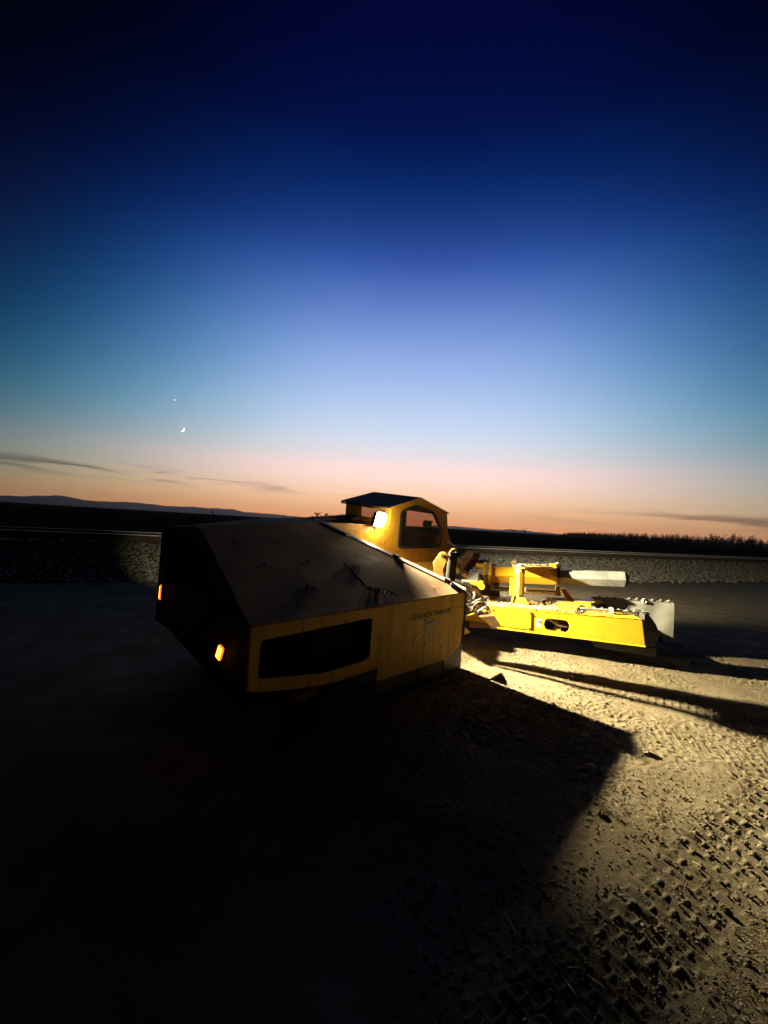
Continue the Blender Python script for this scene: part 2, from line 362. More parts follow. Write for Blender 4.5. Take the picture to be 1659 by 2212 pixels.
# track
trk = empty('railway_track', tuple(R3(0, -.7, .6))); tag(trk, 'single railway track running behind the yellow machine on the gravel bank', 'railway track')
for q0 in (0.0, -1.5):
    mb = MB(); prof = [(-.07, .60 + .055), (.07, .655), (.07, .67), (.012, .69), (.012, .79), (.036, .80), (.036, .822), (-.036, .822), (-.036, .80), (-.012, .79), (-.012, .69), (-.07, .67)]
    mb.prism([R3(-60, q0 + a, b) for a, b in prof], RD * 360); r = build(mb, 'rail', RUST, trk)
    mb = MB(); mb.hexa([R3(-60, q0 - .037, .8225), R3(-60, q0 + .037, .8225), R3(300, q0 + .037, .8225), R3(300, q0 - .037, .8225)], [R3(-60, q0 - .03, .84), R3(-60, q0 + .03, .84), R3(300, q0 + .03, .84), R3(300, q0 - .03, .84)])
    build(mb, 'rail_head', RAILT, r)
tie0 = None
for k in range(110):
    s0 = -12 + k * .55
    if tie0 is None:
        mb = MB(); b = [R3(s0 + a, q, .575) for a, q in ((-.11, .5), (.11, .5), (.11, -2.0), (-.11, -2.0))]; mb.hexa(b, [p + Vector((0, 0, .075)) for p in b]); tie0 = build(mb, 'sleeper', TIE, trk)
    else:
        o = tie0.copy(); COL.objects.link(o); o.parent = trk; o.location = RD * (k * .55)

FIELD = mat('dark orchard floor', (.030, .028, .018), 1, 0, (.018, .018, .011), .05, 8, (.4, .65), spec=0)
vs = []; fq = [-3.4, -5, -9, -20, -60, -200, -700, -2500, -8000]; fs_ = list(np.linspace(-9000, 9000, 41)) 
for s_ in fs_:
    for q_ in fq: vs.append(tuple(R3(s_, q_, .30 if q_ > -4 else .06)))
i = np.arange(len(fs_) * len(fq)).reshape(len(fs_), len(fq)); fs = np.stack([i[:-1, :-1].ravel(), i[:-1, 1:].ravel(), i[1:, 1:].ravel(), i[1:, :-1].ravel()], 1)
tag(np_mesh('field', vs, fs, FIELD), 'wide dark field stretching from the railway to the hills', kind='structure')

# ================================================================== HILLS, ORCHARD, BUSHES
def hills(name, azs, els, dist, seed, label):
    az_ = np.linspace(azs[0], azs[-1], 260); e = np.interp(az_, azs, els)
    e = e + (vnoise(az_, az_ * 0, 1.4, seed) * .14 + vnoise(az_, az_ * 0, .5, seed + 1) * .10) * np.clip(e * 2, 0, 1)
    h = np.tan(np.radians(np.maximum(e, .01))) * dist + 1.5; vs = []; rows = 9
    for a, hh in zip(np.radians(az_), h):
        for k in range(rows):
            t = k / (rows - 1); prof = math.sin(math.pi * min(1, t * 1.0))
            d = dist - 1400 + 2800 * t; rip = (vnoise(np.array([a * 60]), np.array([t * 5]), .6, seed + 3)[0]) * hh * .18 * (prof if k != rows // 2 else 0)
            vs.append((math.sin(a) * d, math.cos(a) * d, hh * prof ** .8 + rip - (2 if k in (0, rows - 1) else 0)))
    i = np.arange(len(az_) * rows).reshape(len(az_), rows); fs = np.stack([i[:-1, :-1].ravel(), i[1:, :-1].ravel(), i[1:, 1:].ravel(), i[:-1, 1:].ravel()], 1)
    return tag(np_mesh(name, vs, fs, HILL, smooth=True), label, kind='structure')
hills('hills', [-75, -60, -52, -45.5, -40.7, -38.6, -36, -33.5, -31, -28, -25, -22, -20.1, -16, -12.3, -8, -4, 0], [.3, .8, .7, .59, 1.05, .78, .80, .90, .75, .76, .83, .91, .55, .5, .36, .25, .1, .0], 9000, 41, 'long range of low bare hills on the horizon at dusk')
hills('hills', [6, 8, 9.9, 12, 14.5, 17.2, 18.5, 20, 23, 26.3, 32, 40, 55, 70], [.2, .32, .36, .34, .26, .24, .40, .33, .2, .1, .12, .3, .5, .4], 10500, 61, 'low distant hills on the horizon beyond the cab')

def tree_meshes():
    out = []
    for k in range(6):
        r = random.Random(100 + k); H = 5.0 * (.88 + .24 * r.random()); q = []; qf = []
        tr = MB(); tr.tube((0, 0, -.2), (.05, 0, 1.0), .13, .09, 7)
        for j in range(9):
            a = r.random() * 6.28; p0 = (.05, 0, .9); rad = r.random() ** .6 * 1.35; top = H * (.66 + .5 * r.random() ** 1.5)
            p1 = (math.cos(a) * rad * .6, math.sin(a) * rad * .6, 1.0 + (top - 1) * .5); p2 = (math.cos(a) * rad, math.sin(a) * rad, top)
            tr.tube(p0, p1, .06, .035, 5, False); tr.tube(p1, p2, .035, .008, 5, False)
            for t in range(64):
                f = r.random(); base = Vector(p1).lerp(Vector(p2), f) if r.random() < .75 else Vector(p0).lerp(Vector(p1), .25 + .75 * f)
                sp_ = .55 * (1 - .85 * f) + .06
                c = base + Vector((r.gauss(0, sp_), r.gauss(0, sp_), r.gauss(0, .22)))
                if t < 22: c = Vector((r.gauss(0, .9), r.gauss(0, .9), r.uniform(.3, 2.0)))
                s = .10 + .12 * r.random(); d1 = Vector((r.gauss(0, 1), r.gauss(0, 1), r.gauss(0, 1.3))).normalized(); d2 = d1.orthogonal().normalized()
                o = len(q); q += [c - d1 * s, c + d2 * s * .5, c + d1 * s, c - d2 * s * .5]; qf.append((o, o + 1, o + 2, o + 3))
        out.append((tr, q, qf))
    return out
TM = tree_meshes(); tmesh = []
for tr, q, qf in TM:
    me = bpy.data.meshes.new('crown'); me.from_pydata(q, [], qf); me.materials.append(LEAFD)
    m2 = bpy.data.meshes.new('trunk'); m2.from_pydata(tr.v, [], tr.f); m2.materials.append(BARK); tmesh.append((me, m2))
def place_tree(x, y, sc, label, group, name='orchard_tree'):
    k = random.randrange(len(tmesh)); e = bpy.data.objects.new(name, None); COL.objects.link(e); e.location = (x, y, 0); e.rotation_euler = (0, 0, random.random() * 6.28); e.scale = (sc, sc, sc * random.uniform(.92, 1.1)); e.empty_display_size = 1
    for nm, me in (('crown', tmesh[k][0]), ('trunk', tmesh[k][1])):
        o = bpy.data.objects.new(nm, me); COL.objects.link(o); o.parent = e
    tag(e, label, 'tree', group); return e
p0 = Vector((225, 470, 0)); p1 = Vector((135, 100, 0)); ntr = 98
for row in range(3):
    for k in range(ntr):
        p = p0.lerp(p1, k / (ntr - 1)) + Vector((6.0 * row + random.uniform(-.6, .6), random.uniform(-.5, .5), 0))
        place_tree(p.x, p.y, random.uniform(.82, 1.06), 'dark spiky orchard tree standing in the long row beyond the railway track', 'orchard trees beyond the railway')
for az_, d, sc, lb in ((-24.4, 600, 1.5, 'lone dark tree on the horizon below the hills, left of the machine'), (19.2, 520, 1.0, 'small dark tree on the horizon between the cab and the orchard, nearer the cab'), (20.6, 500, 1.15, 'round dark tree on the horizon just short of the orchard row')):
    place_tree(math.sin(R_(az_)) * d, math.cos(R_(az_)) * d, sc, lb, 'lone trees on the horizon', 'field_tree')

# ================================================================== MOON AND EVENING STAR
def moon():
    d = Vector((-.548, .993, .22)).normalized() * 6000; r = 6000 * .0060; f = -d.normalized()
    rt = f.cross(Vector((0, 0, 1))).normalized() * -1; up = rt.cross(f) * -1
    right = d.normalized().cross(Vector((0, 0, 1))).normalized(); sun = (right * .80 + Vector((0, 0, -.45)) + d.normalized() * .55).normalized()
    M_ = bpy.data.materials.new('sunlit moon'); M_.use_nodes = True; t = M_.node_tree; nn = t.nodes; l = t.links; nn.remove(nn['Principled BSDF'])
    g = nn.new('ShaderNodeNewGeometry'); dp = nn.new('ShaderNodeVectorMath'); dp.operation = 'DOT_PRODUCT'; l.new(g.outputs['Normal'], dp.inputs[0]); dp.inputs[1].default_value = sun
    mr = nn.new('ShaderNodeMapRange'); mr.inputs[1].default_value = -.02; mr.inputs[2].default_value = .08; l.new(dp.outputs['Value'], mr.inputs[0]); bf = nn.new('ShaderNodeMath'); bf.operation = 'SUBTRACT'; bf.inputs[0].default_value = 1; l.new(g.outputs['Backfacing'], bf.inputs[1]); ml = nn.new('ShaderNodeMath'); ml.operation = 'MULTIPLY'; l.new(bf.outputs[0], ml.inputs[0]); l.new(mr.outputs[0], ml.inputs[1])
    em = nn.new('ShaderNodeEmission'); em.inputs[0].default_value = (1, .95, .82, 1); em.inputs[1].default_value = 2.2; tr = nn.new('ShaderNodeBsdfTransparent')
    mx = nn.new('ShaderNodeMixShader'); l.new(ml.outputs[0], mx.inputs[0]); l.new(tr.outputs[0], mx.inputs[1]); l.new(em.outputs[0], mx.inputs[2]); l.new(mx.outputs[0], nn['Material Output'].inputs[0])
    me = bpy.data.meshes.new('moon'); bm = bmesh.new(); bmesh.ops.create_icosphere(bm, subdivisions=4, radius=r); bm.to_mesh(me); bm.free(); me.materials.append(M_)
    me.polygons.foreach_set('use_smooth', [True] * len(me.polygons))
    o = bpy.data.objects.new('moon', me); COL.objects.link(o); o.location = d; tag(o, 'thin bright crescent moon low in the dusk sky above the hills', 'moon')
    d = Vector((-.572, .991, .296)).normalized() * 6000; me = bpy.data.meshes.new('evening_star'); bm = bmesh.new(); bmesh.ops.create_icosphere(bm, subdivisions=2, radius=6000 * .0016); bm.to_mesh(me); bm.free()
    me.materials.append(mat('evening star glow', (1, 1, 1), emit=(1, .97, .9), estr=1.2)); o = bpy.data.objects.new('evening_star', me); COL.objects.link(o); o.location = d
    tag(o, 'tiny white evening star above the crescent moon', 'star')
moon()

# ================================================================== THE SHAKER MACHINE
T = empty('tree_shaker', tuple(M3(1.5, .9, -.09))); tag(T, 'low yellow orchard tree shaker with brown sloping hood, gabled cab and lit work lamp', 'tree shaker')
def P(mb, name, m_, parent=None, **kw): return build(mb, name, m_, parent or T, **kw)
bolt_me = {}
def bolt(p, n, r=.008, h=.006, m_=GREYP, parent=None, name='bolt'):
    key = (r, h, m_.name, name)
    if key not in bolt_me:
        mb = MB(); mb.tube((0, 0, -.002), (0, 0, h), r, r * .9, 6); me = bpy.data.meshes.new(name); me.from_pydata(mb.v, [], mb.f); me.materials.append(m_); bolt_me[key] = me
    pa = parent or T; o = bpy.data.objects.new(name, bolt_me[key]); COL.objects.link(o); o.parent = pa; ORIG[o.name] = ORIG[pa.name]
    o.location = V3(p) - ORIG[pa.name]; o.rotation_euler = V3(n).to_track_quat('Z', 'Y').to_euler(); return o
def pl(pts, v): return [M3(a, v, b) for a, b in pts]       # points on a plane of constant v
def pu(pts, u): return [M3(u, a, b) for a, b in pts]

# side panel with screen opening
outer = [(0, .429), (0, .83), (2.457, .83), (2.436, .66), (2.396, .302), (2.33, .245), (2.189, .174), (1.9, .182), (1.15, .204), (1.145, .311), (.9, .308), (.6, .317), (.35, .352), (.112, .397)]
win = bez_round([(.082, .725), (1.054, .737), (1.046, .421), (.984, .404), (.593, .402), (.076, .486)], .03, 4)
side = P(MB().plate(pl(outer, 0), [pl(win, 0)], VD * .012), 'side_panel', PANY, bevel=.0025)
side['label'] = 'dusty yellow side panel with black screened opening and stencilled words'
P(MB().plate(pl([(.04, .38), (.04, .76), (1.09, .77), (1.09, .37)], .045), [], VD * .01), 'screen', MESHB, side)
for a, b in [(2.021, .816), (1.595, .815), (2.442, .817), (2.425, .622), (2.400, .463), (2.305, .31), (2.03, .315), (1.752, .315), (1.761, .4), (1.482, .319), (.384, .8), (.387, .746), (.771, .803), (.766, .749), (1.154, .817), (1.186, .817), (1.16, .568)]:
    bolt(M3(a, 0, b), -VD, .0085, .007, BROWN if a > 1.4 else GREYP, side)
P(MB().path(smooth_path([M3(a, -.001, b) for a, b in ((1.699, .528), (1.66, .515), (1.62, .475), (1.60, .43), (1.596, .394))]), .0025, 6), 'bent_wire', HOSE, side)
P(MB().hexa([M3(2.185, -.002, .684), M3(2.43, -.002, .671), M3(2.43, .002, .671), M3(2.185, .002, .684)], [M3(2.185, -.002, .6875), M3(2.43, -.002, .6745), M3(2.43, .002, .6745), M3(2.185, .002, .6875)]), 'seam', BROWN, side)
P(MB().prism(pl([(1.759, .611), (1.937, .611), (1.939, .547), (1.747, .539)], -.0015), VD * .001), 'sticker', DECAL, side)
P(MB().prism(pl([(1.772, .590), (1.80, .600), (1.85, .598), (1.87, .606), (1.92, .606), (1.922, .598), (1.872, .596), (1.85, .587), (1.805, .588), (1.78, .580)], -.0028), VD * .001), 'sticker_print', INK, side)
# stencilled words
cu = bpy.data.curves.new('words', 'FONT'); cu.body = 'SHOCK WAVE'; cu.size = 1; cu.shear = .28; cu.offset = .065; cu.extrude = .0; cu.space_character = 1.06; cu.space_word = .8
to = bpy.data.objects.new('words', cu); COL.objects.link(to); bpy.context.view_layer.update()
me = bpy.data.meshes.new_from_object(to.evaluated_get(bpy.context.evaluated_depsgraph_get())); bpy.data.objects.remove(to)
xs_ = [v.co.x for v in me.vertices]; ys_ = [v.co.y for v in me.vertices]; x0, x1, y0, y1 = min(xs_), max(xs_), min(ys_), max(ys_)
for v in me.vertices:
    a = 1.543 + (v.co.x - x0) / (x1 - x0) * .628; b = .645 + (v.co.y - y0) / (y1 - y0) * .05
    v.co = M3(a, -.0018, b) - ORIG[T.name]
me.materials.clear(); me.materials.append(INK); link('lettering', me, side)

# hood
Hn = [(0, -.012, .838), (2.463, -.012, .838), (1.556, 1.5, 1.33), (0, 1.05, 1.295)]
def hoodw(u, v):   # height of the hood sheet
    if u * 1.5 - v * 1.556 >= 0: return .83 + v * (1.33 - .83) / 1.5
    # plane through (0,0,.83),(1.556,1.5,1.33),(0,1.05,1.29)
    bv = (1.29 - .83) / 1.05; bu = (1.33 - .83 - bv * 1.5) / 1.556; return .83 + bu * u + bv * v
mb = MB(); gn = 22; idx = {}; top = []; e = Vector((0, 0, -.012))
def hood_pt(s, t):  # bilinear with small dents
    a = Vector((0, -.012)).lerp(Vector((2.457, -.012)), s); b = Vector((0, 1.05)).lerp(Vector((1.556, 1.5)), s); q = a.lerp(b, t)
    dn = float(vnoise(np.array([q.x]), np.array([q.y]), .35, 77)[0]) * .010 * min(1, 6 * t, 6 * (1 - t), 6 * s, 6 * (1 - s))
    return M3(q.x, q.y, hoodw(q.x, max(0, q.y)) + dn + .004)
vs = [hood_pt(i / gn, j / gn) for j in range(gn + 1) for i in range(gn + 1)]; n_ = len(vs); W_ = gn + 1
fs = [(j * W_ + i, j * W_ + i + 1, (j + 1) * W_ + i + 1, (j + 1) * W_ + i) for j in range(gn) for i in range(gn)]
fs += [tuple(n_ + k for k in reversed(f)) for f in fs]
rim = [i for i in range(gn)] + [j * W_ + gn for j in range(gn)] + [gn * W_ + gn - i for i in range(gn)] + [(gn - j) * W_ for j in range(gn)]
fs += [(rim[i], rim[(i + 1) % len(rim)], n_ + rim[(i + 1) % len(rim)], n_ + rim[i]) for i in range(len(rim))]
hood = P(MB().add(vs + [p + e for p in vs], fs), 'hood', HOOD, smooth=True)
# edge trim along the slanted edge, with dark tabs
def dg(t, dv=0, dw=0): # along diagonal from cab end (0) to front corner (1)
    u = 1.556 + (2.457 - 1.556) * t; v = 1.5 * (1 - t); n2 = Vector((1.5, .901)).normalized()
    return M3(u + n2.x * dv, v + n2.y * dv, 1.33 - .5 * t + .004 + dw)
def dbar(t0, t1, d0, d1, h0, h1): return MB().hexa([dg(t0, d0, h0), dg(t1, d0, h0), dg(t1, d1, h0), dg(t0, d1, h0)], [dg(t0, d0, h1), dg(t1, d0, h1), dg(t1, d1, h1), dg(t0, d1, h1)])
for a, b in ((.215, .525), (.562, .862), (.90, .995)): P(MB().hexa([dg(a, -.008, .001), dg(b, -.008, .001), dg(b, .066, .012), dg(a, .066, .012)], [dg(a, -.008, .006), dg(b, -.008, .006), dg(b, .066, .019), dg(a, .066, .019)]), 'hood_trim', GALV, bevel=.002)
for a, b in ((0.02, .205), (.527, .560), (.864, .898)): P(dbar(a, b, -.02, .072, -.02, .036 if b - a < .1 else .012), 'hood_strap', DARK, bevel=.004)
for a in (.213, .526, .863): bolt(dg(a, .0, .012), (0, 0, 1), .011, .018, GALV)
# bulkhead under the slanted edge
P(MB().hexa([dg(0, -.03, -1.0), dg(1, -.03, -.55), dg(1, -.012, -.55), dg(0, -.012, -1.0)], [dg(0, -.03, -.022), dg(1, -.03, -.022), dg(1, -.012, -.022), dg(0, -.012, -.022)]), 'bulkhead', BROWN)
# studs, dents and torn seam on the hood
for (u, v) in ((1.624, .088), (1.987, .091), (2.3, .1)): 
    p = M3(u, v, hoodw(u, v)); P(MB().tube(p, p + Vector((.004, .006, .034)), .006, .006, 7).tube(p + Vector((.004, .006, .030)), p + Vector((.004, .006, .036)), .010, .010, 7), 'stud', GALV, hood)
for (u, v) in ((.403, .606), (.857, .674), (1.401, .953), (.55, .30), (1.75, .62), (1.93, .35), (1.5, .75), (1.35, .85), (.25, .85), (.7, .95), (2.05, .5)):
    bolt(M3(u, v, hoodw(u, v) + .003), (0, 0, 1), .012 if u < 1 else .007, .012 if u < 1 else .005, DARK if u < 1 else GREYP, hood)
P(MB().path([M3(u, v, hoodw(u, v) + .004) for u, v in ((1.25, .56), (1.235, .43), (1.22, .33), (1.205, .25), (1.17, .215))], .0028, 5), 'seam', DARK, hood)
# left deck
P(MB().prism([M3(0, 1.06, 1.29), M3(1.556, 1.51, 1.332), M3(2.81, 1.51, 1.335), M3(2.81, 2.46, 1.335), M3(1.2, 2.2, 1.27), M3(0, 1.90, 1.15)], (0, 0, -.012)), 'deck', HOOD)
# rear wall with two screens and a triangular opening
ro = [(0.0, .429), (0, .82), (.919, 1.275), (1.05, 1.284), (1.90, 1.145), (1.90, .26), (.80, .406)]
g1 = bez_round([(1.225, 1.235), (.745, 1.075), (.666, .86), (1.175, .775)], .03, 3)
g2 = bez_round([(1.80, 1.125), (1.30, 1.20), (1.272, .775), (1.775, .65)], .03, 3)
g3 = bez_round([(.618, .926), (.345, .80), (.588, .77)], .025, 3)
REARM = mat('shade darkened rear sheet', (.10, .055, .016), .75, 0, (.06, .036, .014), 6, 9, (.36, .66), .12, 120, spec=.2)  # panel yellow darkened: the rear face's shade is put into its colour
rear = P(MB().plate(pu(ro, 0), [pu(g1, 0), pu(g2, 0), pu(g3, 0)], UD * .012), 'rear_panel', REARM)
for g_ in (g1, g2, g3):
    P(MB().prism([p + UD * .04 for p in pu([((a - sum(q[0] for q in g_) / len(g_)) * 1.12 + sum(q[0] for q in g_) / len(g_), (b - sum(q[1] for q in g_) / len(g_)) * 1.1 + sum(q[1] for q in g_) / len(g_)) for a, b in g_], 0)], UD * .006), 'screen', MESHB, rear)
# left wall, floor and front wall of the body
P(MB().prism([M3(.0, 1.90, .26), M3(0, 1.90, 1.145), M3(1.2, 2.2, 1.262), M3(2.81, 2.46, 1.33), M3(4.2, 2.5, 1.2), M3(4.2, 2.5, .25)], VD * .012), 'left_panel', PANY)
P(MB().prism([M3(.03, .04, .30), M3(2.1, .04, .30), M3(1.5, 1.4, .30), M3(4.0, 1.5, .30), M3(4.0, 2.4, .30), M3(.03, 1.85, .30)], (0, 0, -.03)), 'belly_plate', DARK)
# amber lights on the rear
def amber(v, w, ang, tilt, wd_, ht):
    c = M3(0, v, w); nrm = (-UD * math.cos(ang) + VD * math.sin(ang)).normalized(); sx = Vector((0, 0, 1)).cross(nrm).normalized(); up = (Vector((0, 0, 1)) * math.cos(tilt) + sx * math.sin(tilt)); sx = up.cross(nrm) * -1
    q = lambda a, b, d: c + sx * a + up * b + nrm * d
    hs = MB().hexa([q(-wd_ * .6, -ht * .58, 0), q(wd_ * .6, -ht * .58, 0), q(wd_ * .6, ht * .58, 0), q(-wd_ * .6, ht * .58, 0)], [q(-wd_ * .56, -ht * .55, .018), q(wd_ * .56, -ht * .55, .018), q(wd_ * .56, ht * .55, .018), q(-wd_ * .56, ht * .55, .018)])
    o = P(hs, 'marker_light', DARK, bevel=.004); o['label'] = 'lit amber marker light on the rear panel'
    oct_ = bez_round([(-wd_ / 2, -ht / 2), (wd_ / 2, -ht / 2), (wd_ / 2, ht / 2), (-wd_ / 2, ht / 2)], wd_ * .3, 3)
    P(MB().prism([q(a, b, .018) for a, b in oct_], nrm * .012), 'lens', AMB, o, bevel=.003)
    mb = MB(); nx_, ny_ = 4, 7
    for i in range(nx_):
        for j in range(ny_):
            p = q((i - (nx_ - 1) / 2) * wd_ * .21, (j - (ny_ - 1) / 2) * ht * .125, .0305); mb.tube(p, p + nrm * .003, wd_ * .07, wd_ * .055, 6)
    d_ = P(mb, 'diodes', AMBL, o); d_['kind'] = 'stuff'
amber(.352, .54, R_(-8), R_(20), .062, .10)
amber(1.72, .575, R_(16), R_(4), .050, .135)
# rubber skirt strips, wheels
for a, b, dv in ((1.17, 1.47, .035), (1.45, 1.76, .05), (1.74, 2.05, .035), (2.03, 2.16, .05), (2.145, 2.47, .035)):
    P(MB().hexa([M3(a, dv, -.01), M3(b, dv, -.01), M3(b, dv + .008, -.01), M3(a, dv + .008, -.01)], [M3(a, dv, .33), M3(b, dv, .33), M3(b, dv + .008, .33), M3(a, dv + .008, .33)]), 'skirt_strip', RUB if b < 2.4 else DARK)
P(MB().hexa([M3(2.455, .04, -.01), M3(2.465, .04, -.01), M3(2.465, .42, -.05), M3(2.455, .42, -.05)], [M3(2.455, .04, .32), M3(2.465, .04, .32), M3(2.465, .42, .32), M3(2.455, .42, .32)]), 'skirt_strip', DARK)
P(MB().prism(pl([(2.46, .46), (2.528, .432), (2.664, .342), (2.503, .338), (2.46, .338)], .05), VD * .01), 'gusset', YELH)
def wheel(u, v, r=.30, wdt=.22):
    c = M3(u, v, 0); c.z = r
    mb = MB(); prof = [(-.5, .62), (-.5, .9), (-.42, .985), (-.25, 1), (.25, 1), (.42, .985), (.5, .9), (.5, .62)]; n = 28
    vs = [c + VD * (a * wdt) + (UD * math.cos(t) + Vector((0, 0, 1)) * math.sin(t)) * (b * r) for t in [2 * math.pi * k / n for k in range(n)] for a, b in prof]
    m_ = len(prof); fs = [(k * m_ + j, ((k + 1) % n) * m_ + j, ((k + 1) % n) * m_ + (j + 1) % m_, k * m_ + (j + 1) % m_) for k in range(n) for j in range(m_)]
    w = P(mb.add(vs, fs), 'wheel', RUB, smooth=True)
    P(MB().tube(c - VD * (.3 * wdt), c + VD * (.3 * wdt), r * .63, r * .63, 20), 'rim', YEL, w)
for u, v in ((.62, .30), (.62, 1.66), (1.85, .34), (3.4, 1.75)): wheel(u, v)

# ---- cab
CV0, CV1 = 1.5, 2.5
wallp = [(1.70, 1.327), (1.72, .80), (2.2, .5), (4.30, .5), (4.34, 1.02), (4.323, 1.11), (4.209, 1.292), (4.167, 1.607), (3.442, 1.780), (2.80, 1.590), (2.791, 1.347)]
cwin = bez_round([(2.971, 1.047), (2.978, 1.30), (2.984, 1.533), (3.074, 1.598), (3.362, 1.682), (3.814, 1.592), (4.04, 1.312), (4.04, 1.096), (3.946, 1.022), (3.038, 1.010)], .05, 3)
def grow(poly, d):
    cx_ = sum(a for a, b in poly) / len(poly); cy_ = sum(b for a, b in poly) / len(poly); out = []
    for a, b in poly: v = Vector((a - cx_, b - cy_)); v = v * (1 + d / v.length); out.append((cx_ + v.x, cy_ + v.y))
    return out
cwin_i = grow(cwin, -.045)
cab = P(MB().plate(pl(wallp, CV0), [pl(cwin, CV0)], VD * .02), 'cab_wall', YEL, bevel=.004)
cab['label'] = 'gabled yellow cab wall with five-sided window facing the hood'
FRM = mat('black window rubber', (.012, .011, .010), .6)
fr = P(MB().ring(pl(grow(cwin, .004), CV0 - .012), pl(cwin_i, CV0 - .012), VD * .03), 'window_frame', FRM, cab, bevel=.005)
P(MB().prism(pl(grow(cwin_i, .01), CV0 + .008), VD * .004), 'window_pane', GLASS, cab)
# pressed access panel outline and bolts
P(MB().path(smooth_path([M3(a, CV0 - .001, b) for a, b in ((2.015, 1.15), (2.017, 1.20), (2.03, 1.232), (2.06, 1.242), (2.3, 1.249), (2.50, 1.254), (2.70, 1.258))], 4), .0035, 6), 'panel_seam', BROWN, cab)
for a, b in ((2.055, 1.195), (2.41, 1.24), (2.70, 1.235), (2.69, 1.10)): bolt(M3(a, CV0, b), -VD, .009, .007, GALV if a < 2.1 else BROWN, cab)
# far wall, with the same window
far = P(MB().plate(pl([(2.80, .6), (4.30, .6), (4.209, 1.292), (4.167, 1.607), (3.442, 1.785), (2.80, 1.590)], CV1), [pl(cwin, CV1)], VD * .02), 'cab_wall', YEL)
P(MB().prism(pl(grow(cwin, .01), CV1 + .008), VD * .004), 'window_pane', GLASS, far)
# rear wall + window, front wall + window
rw = bez_round([(1.60, 1.40), (2.155, 1.40), (2.155, 1.552), (1.60, 1.548)], .02, 3)
rwall = P(MB().plate(pu([(CV0 + .021, .6), (CV1 - .001, .6), (CV1 - .001, 1.585), (CV0 + .021, 1.585)], 2.80), [pu(rw, 2.80)], UD * .02), 'cab_wall', YEL)
P(MB().prism(pu(grow(rw, .008), 2.807), UD * .004), 'window_pane', GLASS, rwall)
fw = bez_round([(1.62, 1.20), (2.40, 1.20), (2.40, 1.55), (1.62, 1.55)], .03, 3)
fwall = P(MB().plate(pu([(CV0 + .021, .6), (CV1 - .001, .6), (CV1 - .001, 1.60), (CV0 + .021, 1.60)], 4.15), [pu(fw, 4.15)], UD * .018), 'cab_wall', YEL)
P(MB().prism(pu(grow(fw, .008), 4.157), UD * .004), 'window_pane', GLASS, fwall)
# roof: two slopes, slightly overhanging
def slope(a, b, name):
    (u0, w0), (u1, w1) = a, b; v0, v1 = CV0 + .004, CV1 + .06
    bot = [M3(u0, v0, w0), M3(u1, v0, w1), M3(u1, v1, w1), M3(u0, v1, w0)]
    return P(MB().hexa(bot, [p + Vector((0, 0, .018)) for p in bot]), name, HOOD, bevel=.003)
slope((2.72, 1.571), (3.441, 1.785), 'roof'); slope((3.4425, 1.785), (4.235, 1.594), 'roof')
P(MB().prism([M3(2.80, CV0 - .004, 1.585), M3(3.442, CV0 - .004, 1.781), M3(4.22, CV0 - .004, 1.596), M3(4.22, CV0 - .004, 1.613), M3(3.442, CV0 - .004, 1.803), M3(2.80, CV0 - .004, 1.607)], VD * .007), 'gable_edge', YEL)
P(MB().hexa([M3(2.72, CV0 + .3, 1.545), M3(2.73, CV0 + .3, 1.545), M3(2.73, CV1 + .06, 1.545), M3(2.72, CV1 + .06, 1.545)], [M3(2.72, CV0 + .3, 1.57), M3(2.73, CV0 + .3, 1.57), M3(2.73, CV1 + .06, 1.57), M3(2.72, CV1 + .06, 1.57)]), 'gutter', DARK)
# corner return lit by the lamp, seat and wheel inside
P(MB().hexa([M3(2.775, 1.50, 1.346), M3(2.795, 1.50, 1.346), M3(2.795, 1.60, 1.346), M3(2.775, 1.60, 1.346)], [M3(2.785, 1.50, 1.585), M3(2.798, 1.50, 1.585), M3(2.798, 1.60, 1.585), M3(2.785, 1.60, 1.585)]), 'corner_post', YEL)
P(MB().hexa([M3(3.2, 1.8, .7), M3(3.7, 1.8, .7), M3(3.7, 2.25, .7), M3(3.2, 2.25, .7)], [M3(3.2, 1.8, .98), M3(3.7, 1.8, .98), M3(3.7, 2.25, .98), M3(3.2, 2.25, .98)]).hexa([M3(3.2, 1.8, .99), M3(3.3, 1.8, .99), M3(3.3, 2.25, .99), M3(3.2, 2.25, .99)], [M3(3.12, 1.85, 1.30), M3(3.2, 1.85, 1.30), M3(3.2, 2.2, 1.30), M3(3.12, 2.2, 1.30)]), 'seat', CUSH, bevel=.03)
P(MB().tube(M3(3.95, 1.95, .8), M3(3.85, 1.95, 1.12), .02, .02, 8).tube(M3(3.86, 1.80, 1.10), M3(3.83, 2.1, 1.12), .012, .012, 8), 'control_column', DARK)

